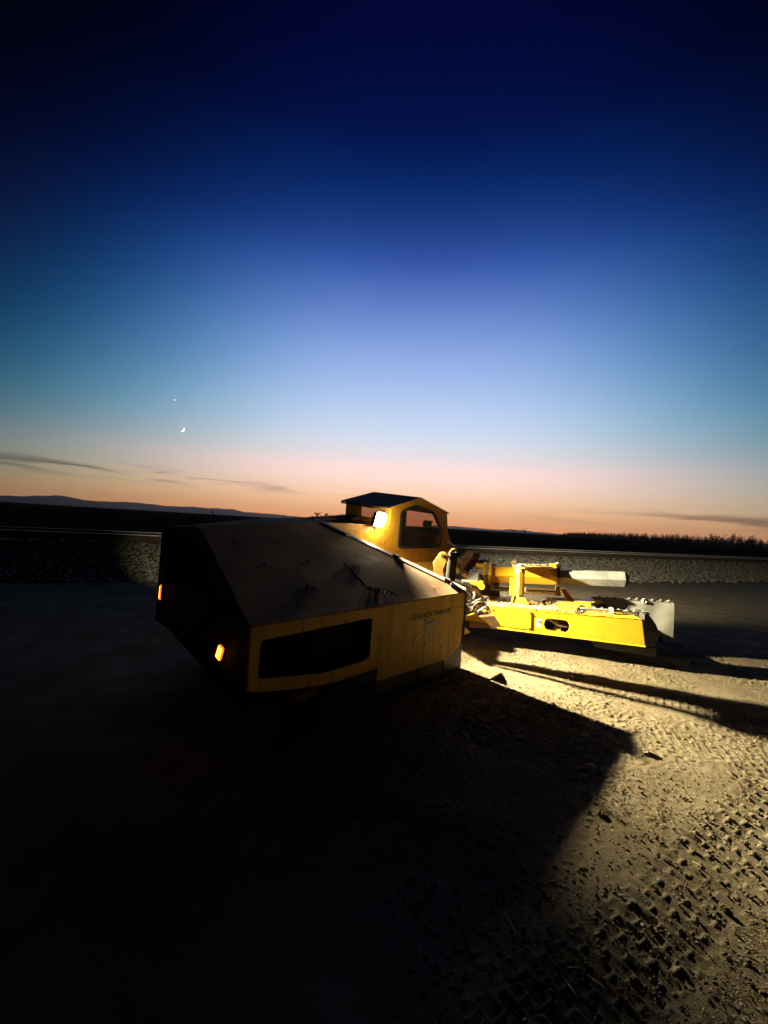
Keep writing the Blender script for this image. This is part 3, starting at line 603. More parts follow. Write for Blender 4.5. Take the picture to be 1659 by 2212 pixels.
# ---- work lamps
def work_lamp(p, aim, watts, lit=True, size=150, name='work_lamp', ww=.10, hh=.065, blend=.6, label=None, lens=None):
    p = V3(p); d = (V3(aim) - p).normalized(); sx = d.cross(Vector((0, 0, 1))).normalized(); up = sx.cross(d)
    q = lambda a, b, c: p + sx * a + up * b + d * c
    mb = MB().hexa([q(-ww * .7, -hh * .7, -.075), q(ww * .7, -hh * .7, -.075), q(ww * .7, hh * .7, -.075), q(-ww * .7, hh * .7, -.075)], [q(-ww, -hh, -.005), q(ww, -hh, -.005), q(ww, hh, -.005), q(-ww, hh, -.005)])
    for k in range(4): mb.hexa([q(-ww * .6, -hh * .6 + k * .03, -.10), q(ww * .6, -hh * .6 + k * .03, -.10), q(ww * .6, -hh * .55 + k * .03, -.10), q(-ww * .6, -hh * .55 + k * .03, -.10)], [q(-ww * .6, -hh * .6 + k * .03, -.076), q(ww * .6, -hh * .6 + k * .03, -.076), q(ww * .6, -hh * .55 + k * .03, -.076), q(-ww * .6, -hh * .55 + k * .03, -.076)])
    o = P(mb, name, DARK, bevel=.006)
    if label: o['label'] = label
    P(MB().prism([q(a, b, -.003) for a, b in bez_round([(-ww * .93, -hh * .9), (ww * .93, -hh * .9), (ww * .93, hh * .9), (-ww * .93, hh * .9)], .09, 6)], d * (.038 if lens else .006)), 'lens', lens or LENSD, o, bevel=.012 if lens else 0)
    P(MB().tube(q(0, -hh, -.04), q(0, -hh, -.04) + Vector((0, 0, -.06)), .012, .012, 8), 'bracket', DARK, o)
    ld = bpy.data.lights.new('lamp_light', 'SPOT'); ld.energy = watts; ld.color = (1.0, .87, .56); ld.spot_size = R_(size); ld.spot_blend = blend; ld.shadow_soft_size = .022
    lo = bpy.data.objects.new('lamp_light', ld); COL.objects.link(lo); lo.parent = o; lo.location = q(0, 0, .045) - ORIG[T.name]; lo.rotation_euler = d.to_track_quat('-Z', 'Y').to_euler()
    return o
LP = Vector((-.05, 5.09, 1.562))
work_lamp(LP, (3.1, 3.3, .60), LAMP_W, size=94, blend=1.0, ww=.112, hh=.105, lens=LENS, label='lit work lamp glaring beside the cab rear window')
work_lamp(M3(4.32, 2.0, 1.35), M3(10.0, 1.2, .2), 6000, size=75, blend=1.0)
work_lamp(M3(.9, 2.36, 1.0), (-4.75, 9.3, .25), 700, size=30, blend=1.0)

# ---- front bay: shelf, lugs, cylinder, arm
P(MB().prism([M3(3.0, 1.498, .80), M3(3.85, 1.498, .80), M3(3.56, 1.03, .72), M3(2.84, .70, .74), M3(2.62, .66, .78), M3(2.70, .9, .80)], (0, 0, -.03)), 'shelf', YEL, bevel=.004)
lug = [(2.496, 1.033), (2.611, 1.14), (2.663, 1.159), (2.74, 1.15), (2.802, 1.107), (2.794, 1.06), (2.709, .944), (2.725, .885), (2.792, .816), (2.80, .70), (2.50, .70), (2.50, .95)]
lug = bez_round(lug, .03, 2)
LUGM = mat('lamp dimmed yellow paint', (.30, .15, .02), .6, 0, (.17, .085, .02), 9, 8, (.38, .66), .1, 120, wear=(.08, .05, .03), wscale=14, wthr=.64, spec=.03)  # yellow paint darkened in colour to offset the close lamp's glare
BLK = mat('lamp dimmed black rod', (.010, .0095, .009), .95, 0, spec=.0)  # black set extra low in colour so the lamp beam does not bleach it
lugn = [(0.638, 4.662, 1.065), (0.702, 4.619, 1.185), (0.73, 4.6, 1.208), (0.77, 4.572, 1.204), (0.801, 4.551, 1.167), (0.797, 4.554, 1.12), (0.754, 4.583, 0.999), (0.762, 4.578, 0.942), (0.796, 4.555, 0.883), (0.82, 4.538, 0.76), (0.652, 4.653, 0.76), (0.652, 4.653, 0.995)]
P(MB().prism(lugn, Vector((.563, .826, 0)) * .028), 'lug', LUGM, bevel=.004)
P(MB().tube((.738, 4.570, 1.159), (.80, 4.64, 1.159), .024, .024, 12), 'pin', BLK)
P(MB().tube((.878, 4.66, 1.17), (.848, 4.66, .60), .056, .060, 14), 'cylinder', BLK, smooth=True)
P(MB().tube((.82, 4.60, 1.178), (.95, 4.66, 1.178), .032, .032, 12), 'cylinder_eye', BLK, smooth=True)
P(MB().ring([(.895 + .050 * math.cos(t), 4.68, 1.20 + .050 * math.sin(t)) for t in [k * .524 for k in range(12)]], [(.895 + .028 * math.cos(t), 4.68, 1.20 + .028 * math.sin(t)) for t in [k * .524 for k in range(12)]], (0, .03, 0)), 'eye_plate', LUGM)
P(MB().hexa([M3(2.6, .95, .35), M3(4.2, .95, .35), M3(4.2, 1.4, .35), M3(2.2, 1.3, .35)], [M3(2.65, 1.0, .60), M3(4.0, 1.0, .60), M3(4.0, 1.4, .62), M3(2.3, 1.3, .62)]), 'bay_frame', BROWN, bevel=.01)
# boom foot with its lugs, well behind the hood corner
def Y6(x, z, y=6.0): return Vector((x, y, z))
P(MB().prism([Y6(1.08, 1.20, 6.12), Y6(1.14, .45, 6.12), Y6(1.95, .45, 6.12), Y6(1.90, .93, 6.12), Y6(1.73, 1.03, 6.12), Y6(1.56, 1.02, 6.12), Y6(1.2, .98, 6.12)], (0, .35, 0)), 'boom_foot', BROWN, bevel=.01)
lug2 = bez_round([(1.42, 1.168), (1.473, 1.133), (1.464, 1.062), (1.367, .955), (1.30, .80), (1.22, .80), (1.268, 1.025), (1.357, 1.151)], .03, 2)
P(MB().prism([Y6(a, b) for a, b in lug2], (0, .04, 0)), 'lug', BROWN, bevel=.004)
P(MB().prism([Y6(a + .14, b, 6.14) for a, b in lug2], (0, .04, 0)), 'lug', BROWN, bevel=.004)
P(MB().tube(Y6(1.42, 1.10, 5.97), Y6(1.56, 1.10, 6.2), .025, .025, 10), 'pin', DARK)
P(MB().tube(Y6(1.16, .9, 5.9), Y6(1.45, .66, 5.75), .07, .06, 12), 'cylinder', BROWN, smooth=True)
P(MB().path(smooth_path([(x, 5.6, z) for x, z in ((.96, 1.29), (1.022, 1.279), (1.098, 1.206), (1.152, 1.079), (1.2, .963), (1.246, .895), (1.344, .841))]), .010, 8), 'hose', BROWN, smooth=True)
P(MB().hexa([(.9, 5.5, .42), (1.5, 5.35, .42), (1.6, 5.75, .42), (1.0, 6.1, .42)], [(1.02, 5.55, .70), (1.42, 5.45, .66), (1.5, 5.7, .68), (1.05, 6.0, .74)]), 'arm', BROWN, bevel=.02)
P(MB().prism([(1.22, 5.42, .75), (1.38, 5.34, .72), (1.42, 5.50, .88), (1.33, 5.62, .92)], (.06, .06, -.03)), 'mount_plate', GREYP, bevel=.004)
P(MB().tube((1.26, 5.3, .765), (1.40, 5.27, .735), .034, .034, 12).tube((1.395, 5.2, .73), (1.43, 5.34, .75), .045, .045, 12), 'clevis', YELH, smooth=True)
P(MB().tube((1.15, 5.3, .77), (1.27, 5.3, .765), .03, .03, 12), 'clevis_rod', GREYP, smooth=True)
# hose sleeve, loop and the clutter of lines between body and head
P(MB().path(smooth_path([(.946, 5.445, .708), (1.045, 5.5, .746), (1.166, 5.5, .73), (1.287, 5.5, .702), (1.331, 5.5, .675)]), .030, 9), 'hose_sleeve', WHITE, smooth=True)
P(MB().path(smooth_path([(1.32, 5.5, .692), (1.408, 5.5, .653), (1.469, 5.5, .576), (1.463, 5.48, .488), (1.397, 5.45, .422), (1.298, 5.45, .411), (1.1, 5.45, .433)]), .026, 9), 'hose', HOSE, smooth=True)
P(MB().path(smooth_path([(1.1, 5.38, .51), (1.232, 5.37, .477), (1.32, 5.38, .504), (1.359, 5.40, .576), (1.342, 5.42, .62)]), .019, 8), 'hose', WHITE, smooth=True)
rr = random.Random(5)
for k in range(22):
    a = Vector((rr.uniform(1.08, 1.36), rr.uniform(5.02, 5.3), rr.uniform(.34, .50))); b = a + Vector((rr.uniform(.1, .3), rr.uniform(-.05, .25), rr.uniform(-.1, .1))); c_ = a.lerp(b, .5) + Vector((0, 0, rr.uniform(-.06, .09)))
    P(MB().path(smooth_path([a, c_, b], 5), rr.choice((.008, .011, .014)), 7), 'hose', rr.choice((WHITE, HOSE, GREYP, HOSE)), smooth=True)
for k in range(9):
    a = Vector((rr.uniform(1.12, 1.42), rr.uniform(5.06, 5.36), rr.uniform(.26, .44))); s = rr.uniform(.03, .07); d1 = Vector((rr.gauss(0, 1), rr.gauss(0, 1), rr.gauss(0, .6))).normalized(); d2 = d1.orthogonal().normalized(); d3 = d1.cross(d2)
    b = [a - d1 * s - d2 * s * .6, a + d1 * s - d2 * s * .6, a + d1 * s + d2 * s * .6, a - d1 * s + d2 * s * .6]
    P(MB().hexa(b, [p + d3 * rr.uniform(.012, .05) for p in b][:0] or [p + d3 * .03 for p in b]), 'fitting', rr.choice((YELH, GREYP, YELH, BROWN)), bevel=.004)
P(MB().prism([(1.05, 4.92, .36), (1.22, 4.86, .44), (1.42, 4.93, .33), (1.38, 5.1, .30), (1.1, 5.1, .30)], (0, 0, -.02)), 'guard_plate', YELH, bevel=.003)
P(MB().hexa([(1.2, 4.98, .22), (1.62, 4.98, .22), (1.7, 5.6, .22), (1.2, 5.6, .22)], [(1.2, 5.0, .34), (1.6, 5.02, .40), (1.7, 5.6, .42), (1.2, 5.6, .40)]), 'arm_tongue', BROWN, bevel=.01)

for k in range(7):
    x = 1.06 + .06 * k; P(MB().path(smooth_path([(x, 5.62, .86 - .03 * k), (x + .06, 5.58, .82 - .025 * k), (x + .10 + .02 * (k % 3), 5.52, .72), (x + .03 * (k % 2), 5.48, .62), (x + .12, 5.40, .50)], 5), .012 + .004 * (k % 3), 7), 'hose', (HOSE, RUB, BROWN, GREYP)[k % 4], smooth=True)
for x, z in ((1.10, .88), (1.24, .80), (1.34, .72)):
    P(MB().prism([(x - .04, 5.66, z - .08), (x + .05, 5.62, z - .08), (x + .06, 5.62, z + .01), (x + .02, 5.63, z + .05), (x - .03, 5.65, z + .02)], (.01, .03, 0)), 'bracket', YEL, bevel=.006)
# ---- shaker head: near beam
def bt(x): return .484 + (.551 - .484) * max(0, min(1, x / 1.68))
fo = [(-.08, .482), (.44, .500), (1.0, .524), (1.66, .551), (1.70, .25), (1.2, .25), (.45, .25), (.0, .25)]
ov = []
for k in range(20):
    t = 2 * math.pi * k / 20; a = .738 + (.085 if math.cos(t) > 0 else -.085) * (1 if abs(math.cos(t)) > .05 else 0) + .062 * math.cos(t); ov.append((a, .358 + .078 * math.sin(t) - .0 * a))
beam = P(MB().plate([H3(a, 0, b) for a, b in fo], [[H3(a, 0, b) for a, b in ov]], HB * .012), 'head_beam', YELH, bevel=.002)
beam['label'] = 'bright yellow beam of the shaker head with an oval opening'
P(MB().prism([H3(-.075, -.009, .478), H3(.432, -.009, .494), H3(.44, -.009, .262), H3(.005, -.009, .262)], HB * .008), 'cover_panel', YELH, beam, bevel=.002)
for a, b in ((-.045, .462), (.41, .478), (.42, .28), (.03, .278)): bolt(H3(a, -.009, b), -HB, .012, .008, BROWN, beam)
P(MB().hexa([H3(-.02, -.03, .222), H3(1.705, -.03, .236), H3(1.705, .02, .236), H3(-.02, .02, .222)], [H3(-.02, -.03, .246), H3(1.705, -.03, .249), H3(1.705, .02, .249), H3(-.02, .02, .246)]), 'bottom_flange', YELH, beam, bevel=.003)
P(MB().hexa([H3(-.08, .013, .465), H3(1.66, .013, .535), H3(1.60, .30, .545), H3(-.1, .30, .485)], [H3(-.085, -.006, .486), H3(1.665, -.006, .556), H3(1.61, .30, .566), H3(-.1, .30, .50)]), 'beam_top', YELH, beam, bevel=.003)
P(MB().prism([H3(1.70, .0, .25), H3(1.66, .0, .55), H3(1.61, .20, .56), H3(1.66, .24, .25)], HDd * .008), 'beam_end', BROWN, beam)
P(MB().hexa([H3(0, .2, .25), H3(1.6, .2, .25), H3(1.6, .21, .25), H3(0, .21, .25)], [H3(0, .2, .48), H3(1.6, .2, .53), H3(1.6, .21, .53), H3(0, .21, .48)]), 'beam_back', BROWN, beam)
P(MB().hexa([H3(0, .013, .252), H3(1.65, .013, .252), H3(1.65, .2, .252), H3(0, .2, .252)], [H3(0, .013, .26), H3(1.65, .013, .26), H3(1.65, .2, .26), H3(0, .2, .26)]), 'beam_floor', BROWN, beam)
P(MB().path(smooth_path([H3(.60, .05, .44), H3(.68, .04, .40), H3(.76, .04, .36), H3(.87, .05, .345)]), .014, 8), 'hose', WHITE, beam, smooth=True)
P(MB().tube(H3(.745, .06, .265), H3(.745, .06, .40), .022, .02, 8).tube(H3(.73, .06, .33), H3(.80, .05, .32), .016, .016, 8), 'valve', GALV, beam, smooth=True)
P(MB().hexa([H3(.70, .03, .26), H3(.80, .03, .26), H3(.80, .10, .26), H3(.70, .10, .26)], [H3(.71, .03, .305), H3(.79, .03, .305), H3(.79, .10, .305), H3(.71, .10, .305)]), 'valve_block', YELH, beam)
P(MB().prism([H3(.497, -.0015, .415), H3(.552, -.0015, .417), H3(.556, -.0015, .309), H3(.50, -.0015, .308)], HB * .001), 'warning_label', DECAL, beam)
P(MB().prism([H3(.526 + .020 * math.cos(t), -.003, .378 + .020 * math.sin(t)) for t in [k * .524 for k in range(12)]], HB * .001), 'label_print', BLUE, beam)
P(MB().prism([H3(.526 - .003, -.0042, .366), H3(.529, -.0042, .366), H3(.529, -.0042, .390), H3(.523, -.0042, .390)], HB * .001), 'label_print', DECAL, beam)
P(MB().hexa([H3(1.18, .04, .14), H3(1.83, .04, .12), H3(1.83, .20, .12), H3(1.18, .20, .14)], [H3(1.16, .03, .221), H3(1.85, .03, .234), H3(1.85, .2, .234), H3(1.16, .2, .221)]), 'skid', RUB, bevel=.01)
# deck pan
P(MB().prism([H3(-.12, .30, .487), H3(1.25, .30, .545), H3(1.20, .98, .53), H3(-.12, .98, .48)], (0, 0, -.02)), 'deck_pan', YELH)
# near pad (black) and clip rod
pad = []
for k in range(9):
    t = k / 8; pad.append((.19 + .43 * t, .06 + .11 * math.sin(math.pi * min(1, t * 1.05)) ** .7))
mb = MB(); rows = []
for b, d in pad: rows += [H3(1.69, .02, b), H3(1.69 + d, .05, b - .01), H3(1.69 + d * .95, .30, b), H3(1.68, .34, b)]
mb.add(rows, [(4 * k + j, 4 * k + (j + 1) % 4, 4 * k + 4 + (j + 1) % 4, 4 * k + 4 + j) for k in range(8) for j in range(4)] + [(3, 2, 1, 0), (32, 33, 34, 35)])
P(mb, 'pad', RUB, smooth=True, bevel=.01)
P(MB().tube(H3(1.03, .16, .575), H3(1.80, .20, .605), .020, .020, 10), 'clip_rod', GREYP, smooth=True)
for k in range(8):
    x = 1.10 + k * .09; z = .575 + .03 * (x - 1.03) / .77
    P(MB().tube(H3(x, .17, z + .012), H3(x, .17, z + .036), .008, .006, 7).tube(H3(x - .016, .17, z + .018), H3(x + .016, .17, z + .018), .011, .011, 7), 'clip', GREYP)
P(MB().hexa([H3(1.36, .12, .545), H3(1.40, .12, .545), H3(1.40, .2, .545), H3(1.36, .2, .545)], [H3(1.36, .12, .63), H3(1.40, .12, .63), H3(1.40, .2, .63), H3(1.36, .2, .63)]), 'rod_bracket', GALV, bevel=.004)
# far arm, box ends and the belting flap hung from it
P(MB().hexa([H3(.75, .98, .25), H3(2.15, .90, .27), H3(2.15, 1.12, .27), H3(.75, 1.2, .25)], [H3(.75, .98, .50), H3(2.15, .90, .60), H3(2.15, 1.12, .60), H3(.75, 1.2, .52)]), 'head_beam', BROWN, bevel=.006)
P(MB().hexa([H3(1.02, .50, .56), H3(1.40, .92, .56), H3(1.52, .80, .56), H3(1.22, .46, .56)], [H3(1.00, .50, .61), H3(1.39, 1.06, .635), H3(1.60, 1.02, .635), H3(1.21, .47, .61)]), 'top_plate', YELH, bevel=.004)
P(MB().hexa([H3(1.22, .47, .30), H3(1.56, .85, .30), H3(1.60, .80, .30), H3(1.26, .44, .30)], [H3(1.22, .47, .585), H3(1.60, 1.0, .60), H3(1.62, .98, .60), H3(1.24, .44, .575)]), 'inner_wall', DARK)
P(MB().hexa([H3(.735, .04, .505), H3(.96, .04, .52), H3(1.12, .40, .52), H3(.80, .42, .51)], [H3(.745, .05, .565), H3(.95, .05, .575), H3(1.10, .42, .595), H3(.79, .44, .590)]), 'pad_block', YELH, bevel=.004)
P(MB().prism([HS(.86, .68, .68), HS(.93, .68, .68), HS(1.04, .66, .535), HS(1.10, .66, .515), HS(1.06, .66, .50), HS(.95, .66, .52)], HB * .12), 'strut', YEL, bevel=.003)
def flap():
    nu, nv = 26, 14; vs = []
    for j in range(nv + 1):
        for i in range(nu + 1):
            s = i / nu; t = j / nv; x = 1.30 + (2.262 - 1.30) * s + .02 * t; y = .75 + .015 * math.sin(s * 4) * t + .05 * t * t + .007 * math.sin(s * 17 + t * 3); z = (.632 + .052 * s) * (1 - t) + (.165 + .035 * s) * t
            vs.append(H3(x, y, z))
    n = len(vs); w = nu + 1; fs = [(j * w + i, j * w + i + 1, (j + 1) * w + i + 1, (j + 1) * w + i) for j in range(nv) for i in range(nu)]
    fs += [tuple(n + k for k in reversed(f)) for f in fs]; rm = list(range(nu)) + [j * w + nu for j in range(nv)] + [nv * w + nu - i for i in range(nu)] + [(nv - j) * w for j in range(nv)]
    fs += [(rm[i], rm[(i + 1) % len(rm)], n + rm[(i + 1) % len(rm)], n + rm[i]) for i in range(len(rm))]
    return P(MB().add(vs + [p + HB * .018 + HDd * .01 for p in vs], fs), 'belting_flap', BELT, smooth=True)
fl = flap(); fl['label'] = 'dusty grey belting sheet hanging over the far pad'
P(MB().tube(H3(1.28, .765, .645), H3(2.255, .765, .695), .013, .013, 8), 'clip_rod', GREYP, smooth=True)
for k in range(10):
    x = 1.38 + k * .092; z = .65 + .05 * (x - 1.28) / .975; P(MB().tube(H3(x - .012, .755, z + .006), H3(x + .012, .76, z + .006), .0155, .0155, 8).tube(H3(x, .76, z), H3(x, .76, z + .026), .005, .005, 6), 'clip', GREYP)
P(MB().tube(H3(1.9, .74, .64), H3(1.905, .735, .70), .016, .012, 7).tube(H3(1.93, .735, .64), H3(1.94, .73, .675), .012, .010, 7), 'clip_bolt', GALV)
P(MB().path(smooth_path([H3(2.285, .84, .19), H3(2.30, .82, .24), H3(2.285, .80, .29)]), .02, 7), 'flap_edging', GALV)
P(MB().hexa([H3(1.5, .98, .12), H3(2.2, .92, .12), H3(2.2, 1.1, .12), H3(1.5, 1.15, .12)], [H3(1.5, .97, .249), H3(2.2, .90, .269), H3(2.2, 1.12, .269), H3(1.5, 1.18, .249)]), 'skid', RUB)

# ---- boom: hexagonal yellow sleeve, bare hexagonal tube
yb = .72
def hexbar(x0, x1, z, r, name, m_, r2=None, inner=None, **kw):
    ang = [k * math.pi / 3 for k in range(6)]
    def ringp(x, rr): return [HS(x, yb + rr * math.cos(a), z + rr * math.sin(a)) for a in ang]
    a = ringp(x0, r); b = ringp(x1, r2 or r); mb = MB(); fs = [(i, (i + 1) % 6, 6 + (i + 1) % 6, 6 + i) for i in range(6)]
    if inner is None: mb.add(a + b, fs + [(5, 4, 3, 2, 1, 0), tuple(range(6, 12))])
    else:
        c = ringp(x1, inner); d = ringp(x0 + .05, inner)
        mb.add(a + b + c + d, fs + [(5, 4, 3, 2, 1, 0)] + [(6 + i, 6 + (i + 1) % 6, 12 + (i + 1) % 6, 12 + i) for i in range(6)] + [(12 + i, 12 + (i + 1) % 6, 18 + (i + 1) % 6, 18 + i) for i in range(6)] + [tuple(range(18, 24))])
    return P(mb, name, m_, **kw)
hexbar(-.08, .80, .850, .132, 'boom_sleeve', YELH, bevel=.006)
hexbar(-.215, -.175, .865, .185, 'boom_flange', YELH, bevel=.006); hexbar(-.170, -.140, .865, .175, 'boom_flange', GREYP, bevel=.006); hexbar(-.135, -.09, .862, .182, 'boom_flange', YELH, bevel=.006)
hexbar(.80, .845, .850, .148, 'boom_flange', DARK, bevel=.005)
tb = hexbar(.846, 1.655, .846, .117, 'boom_tube', STEEL, inner=.10, bevel=.004); tb['label'] = 'bare steel hexagonal tube sliding out of the yellow boom'
hexbar(1.62, 1.66, .846, .0985, 'tube_plug', RUB, None); hexbar(1.657, 1.70, .846, .121, 'end_cap', RUB, .075, bevel=.004)
P(MB().tube(HS(-.36, yb, .86), HS(-.215, yb, .865), .10, .12, 10), 'boom_neck', GREYP, smooth=True)
P(MB().tube(HS(-.32, .62, .985), HS(-.2, .62, .975), .035, .035, 10), 'hose_fitting', YELH, smooth=True)
P(MB().tube(H3(-.08, .60, .655), H3(.81, .60, .690), .034, .034, 16), 'rod', CHROME, smooth=True)
P(MB().tube(H3(-.10, .60, .654), H3(-.04, .60, .656), .045, .045, 14).tube(H3(.33, .60, .67), H3(.40, .60, .673), .046, .046, 14), 'rod_gland', GREYP, smooth=True)
P(MB().hexa([HS(.78, .54, .60), HS(.85, .54, .60), HS(.85, .66, .60), HS(.78, .66, .60)], [HS(.79, .55, .73), HS(.84, .55, .73), HS(.84, .66, .73), HS(.79, .66, .73)]), 'rod_anchor', BROWN, bevel=.005)
# post, pedestal, link plate, gusset
def octo(z0, z1, r, name, m_, x=.288, y=.30, n=8, r2=None, **kw): return P(MB().tube(H3(x, y, z0), H3(x, y, z1), r, r2 or r, n, True, R_(22.5) if n == 8 else 0), name, m_, **kw)
octo(.645, .965, .066, 'post', YELH, bevel=.004)
octo(.60, .645, .045, 'post_neck', GREYP, n=14, smooth=True)
octo(.965, .975, .070, 'post_collar', GREYP, n=16); octo(.975, 1.003, .064, 'post_collar', YELH, n=16, smooth=True, bevel=.004); octo(1.003, 1.012, .068, 'post_collar', GALV, n=16)
P(MB().hexa([H3(.19, .20, .495), H3(.44, .20, .505), H3(.44, .40, .505), H3(.19, .40, .495)], [H3(.222, .235, .615), H3(.372, .235, .62), H3(.372, .36, .62), H3(.222, .36, .615)]), 'pedestal', YEL, bevel=.004)
P(MB().hexa([H3(.185, .19, .50), H3(.197, .19, .50), H3(.197, .41, .50), H3(.185, .41, .50)], [H3(.215, .225, .64), H3(.227, .225, .64), H3(.227, .37, .64), H3(.215, .37, .64)]), 'pedestal_rib', YELH)
P(MB().hexa([H3(.17, .34, .62), H3(.222, .34, .62), H3(.222, .36, .62), H3(.17, .36, .62)], [H3(.165, .34, .86), H3(.222, .34, .86), H3(.222, .36, .86), H3(.165, .36, .86)]), 'side_plate', YELH, bevel=.003)
P(MB().prism([H3(.225, .24, 1.012), H3(.345, .23, 1.014), H3(.50, .40, 1.020), H3(.84, .64, 1.036), H3(.87, .70, 1.037), H3(.84, .77, 1.037), H3(.55, .74, 1.026), H3(.25, .80, 1.016), H3(.19, .74, 1.014), H3(.20, .45, 1.012)], (0, 0, .018)), 'link_plate', YELH, bevel=.003)
for x, y, z in ((.24, .72, 1.046), (.81, .70, 1.062), (.288, .30, 1.030)):
    P(MB().tube(H3(x, y, z), H3(x, y, z + .012), .058, .058, 16).tube(H3(x, y, z + .012), H3(x, y, z + .03), .045, .045, 16).tube(H3(x, y, z + .03), H3(x, y, z + .045), .016, .016, 6), 'pin_cap', GALV, smooth=True)
P(MB().tube(H3(.24, .72, .93), H3(.24, .72, 1.016), .05, .05, 12), 'pin', GREYP, smooth=True); P(MB().tube(H3(.81, .70, .96), H3(.81, .70, 1.036), .035, .035, 12), 'pin', GREYP, smooth=True)
P(MB().prism([HS(.34, .56, 1.02), HS(.40, .56, .93), HS(.56, .56, .86), HS(.76, .56, .85), HS(.66, .56, 1.0)], HB * .012), 'gusset', YEL, bevel=.002)
P(MB().hexa([HS(.70, .56, .985), HS(.78, .56, .985), HS(.78, .66, .985), HS(.70, .66, .985)], [HS(.70, .56, 1.045), HS(.78, .56, 1.042), HS(.78, .66, 1.042), HS(.70, .66, 1.045)]), 'spacer_block', YELH, bevel=.003)
P(MB().hexa([H3(.60, .50, .50), H3(.72, .46, .50), H3(.76, .54, .50), H3(.64, .58, .50)], [H3(.61, .50, .57), H3(.69, .48, .60), H3(.73, .54, .60), H3(.65, .57, .57)]), 'deck_lug', YEL, bevel=.004)

# ================================================================== LITTER, WEEDS, CLODS
def chips(n, fpos, smin, smax, name, material, label, flat=.3, long=1.0, kind='stuff'):
    pos = np.array([fpos(i) for i in range(n)]); sz = smin + (smax - smin) * rng.random(n) ** 2.2
    d1 = rng.normal(0, 1, (n, 3)); d1[:, 2] *= flat; d1 /= np.linalg.norm(d1, axis=1)[:, None]; upv = rng.normal(0, .35, (n, 3)); upv[:, 2] = 1
    d2 = np.cross(upv, d1); d2 /= np.linalg.norm(d2, axis=1)[:, None]; d3 = np.cross(d1, d2)
    ln = (1 + rng.random(n) * long)[:, None]; s = sz[:, None]; wd_ = (.35 + .5 * rng.random(n))[:, None] / np.sqrt(ln)
    A = pos - d1 * s * ln; B = pos + d1 * s * ln; Cc = pos + d2 * s * wd_ + d3 * s * .12; D = pos - d2 * s * wd_ + d3 * s * .1; E = pos + d3 * s * .42 * wd_ * 1.4; G = pos - d3 * s * .12
    vs = np.stack([A, B, Cc, D, E, G], 1).reshape(-1, 3); b = (np.arange(n) * 6)[:, None, None]
    f = np.array([[0, 2, 4], [2, 1, 4], [1, 3, 4], [3, 0, 4], [2, 0, 5], [1, 2, 5], [3, 1, 5], [0, 3, 5]])[None] + b
    return tag(np_mesh(name, vs, f.reshape(-1, 3), material), label, kind=kind)
def hp(i):
    r = random.random()
    if r < .70: x = random.uniform(-.12, 1.0); y = abs(random.gauss(0, .30)) % .95; return tuple(H3(x, y, .505 + .042 * x + random.random() * .018 + .02 * (math.sin(x * 9) * math.sin(y * 8) > .3) * random.random()))
    if r < .80: x = random.uniform(.25, .8); y = .40 + (x - .25) * .45 + random.uniform(-.05, .22); return tuple(H3(x, y, 1.033 + (x - .2) * .04 + random.random() * .012))
    if r < .90: return (random.uniform(1.2, 1.5), random.uniform(5.1, 5.5), random.uniform(.34, .44))
    if r < .94: x = random.uniform(.6, .86); return tuple(H3(x, random.uniform(.02, .12), .268 + random.random() * .01))
    x = random.uniform(-.10, 1.3); return tuple(H3(x, random.uniform(.0, .10), .50 + .042 * x + random.random() * .01))
chips(2300, hp, .006, .022, 'hull_litter', CHIP, 'pale almond hulls and leaf chips lying on the shaker head', .5, .9)
def gp(i):
    y = 1.15 + 4.6 * random.random() ** 1.15; x = random.uniform(.15, min(5.2, 1.15 * y + .6)); q = -(x - 1.62) * .515 + (y - 1.80) * .857; q2 = -(x - 1.86) * .545 + (y - 1.42) * .839
    if (abs(q) < .16 or abs(q2) < .11) and random.random() < .8: y += 1.2
    return (x, y, random.random() * .007 - .004)
chips(52000, gp, .0018, .0062, 'straw_litter', STRAW, 'fine straw and hull chips scattered over the dirt', .3, 1.0)
def gp2(i):
    y = 1.2 + 4.0 * random.random() ** 1.3; x = random.uniform(.2, 1.1 * y + .5); return (x, y, random.random() * .008)
chips(130, gp2, .008, .02, 'twig_litter', STRAW, 'broken twigs and stalks scattered over the dirt', .2, 4.0)
n = 15000; yy = 1.15 + 4.3 * rng.random(n) ** .9; xx = .15 + rng.random(n) * (1.1 * yy + .4)
tag(stones('crumbled_dirt', np.stack([xx, yy, rng.random(n) * .004], 1), .002 + .0075 * rng.random(n) ** 3, DIRT), 'crumbs and small lumps of dry dirt on the ground', kind='stuff')
for (x, y, r, lb) in ((1.951, 2.697, .034, 'large rough dirt clod at the very tip of the hood shadow'), (1.268, 2.089, .022, 'pale dirt clod just right of the hood shadow edge, casting a short shadow'), (1.499, 1.605, .017, 'small pale lump between the tyre tread prints'), (1.604, 3.405, .018, 'dark clod in the lit strip close to the front skirt')):
    bm = bmesh.new(); bmesh.ops.create_icosphere(bm, subdivisions=3, radius=r); rr = random.Random(int(x * 1000))
    off = rr.random() * 50
    for v in bm.verts:
        d = v.co.normalized(); k = float(vnoise(np.array([d.x * 1.3 + off]), np.array([d.y * 1.3 + d.z * 1.7 + off]), .55, 91)[0]) * .8 + float(vnoise(np.array([d.x * 3 + off]), np.array([d.y * 3 - d.z * 2.7]), .5, 92)[0]) * .35
        v.co *= 1 + k; v.co.z *= .7
    me = bpy.data.meshes.new('dirt_clod'); bm.to_mesh(me); bm.free(); me.materials.append(DIRT); o = bpy.data.objects.new('dirt_clod', me); COL.objects.link(o); o.location = (x, y, r * .35); tag(o, lb, 'clod', 'dirt clods on the ground')
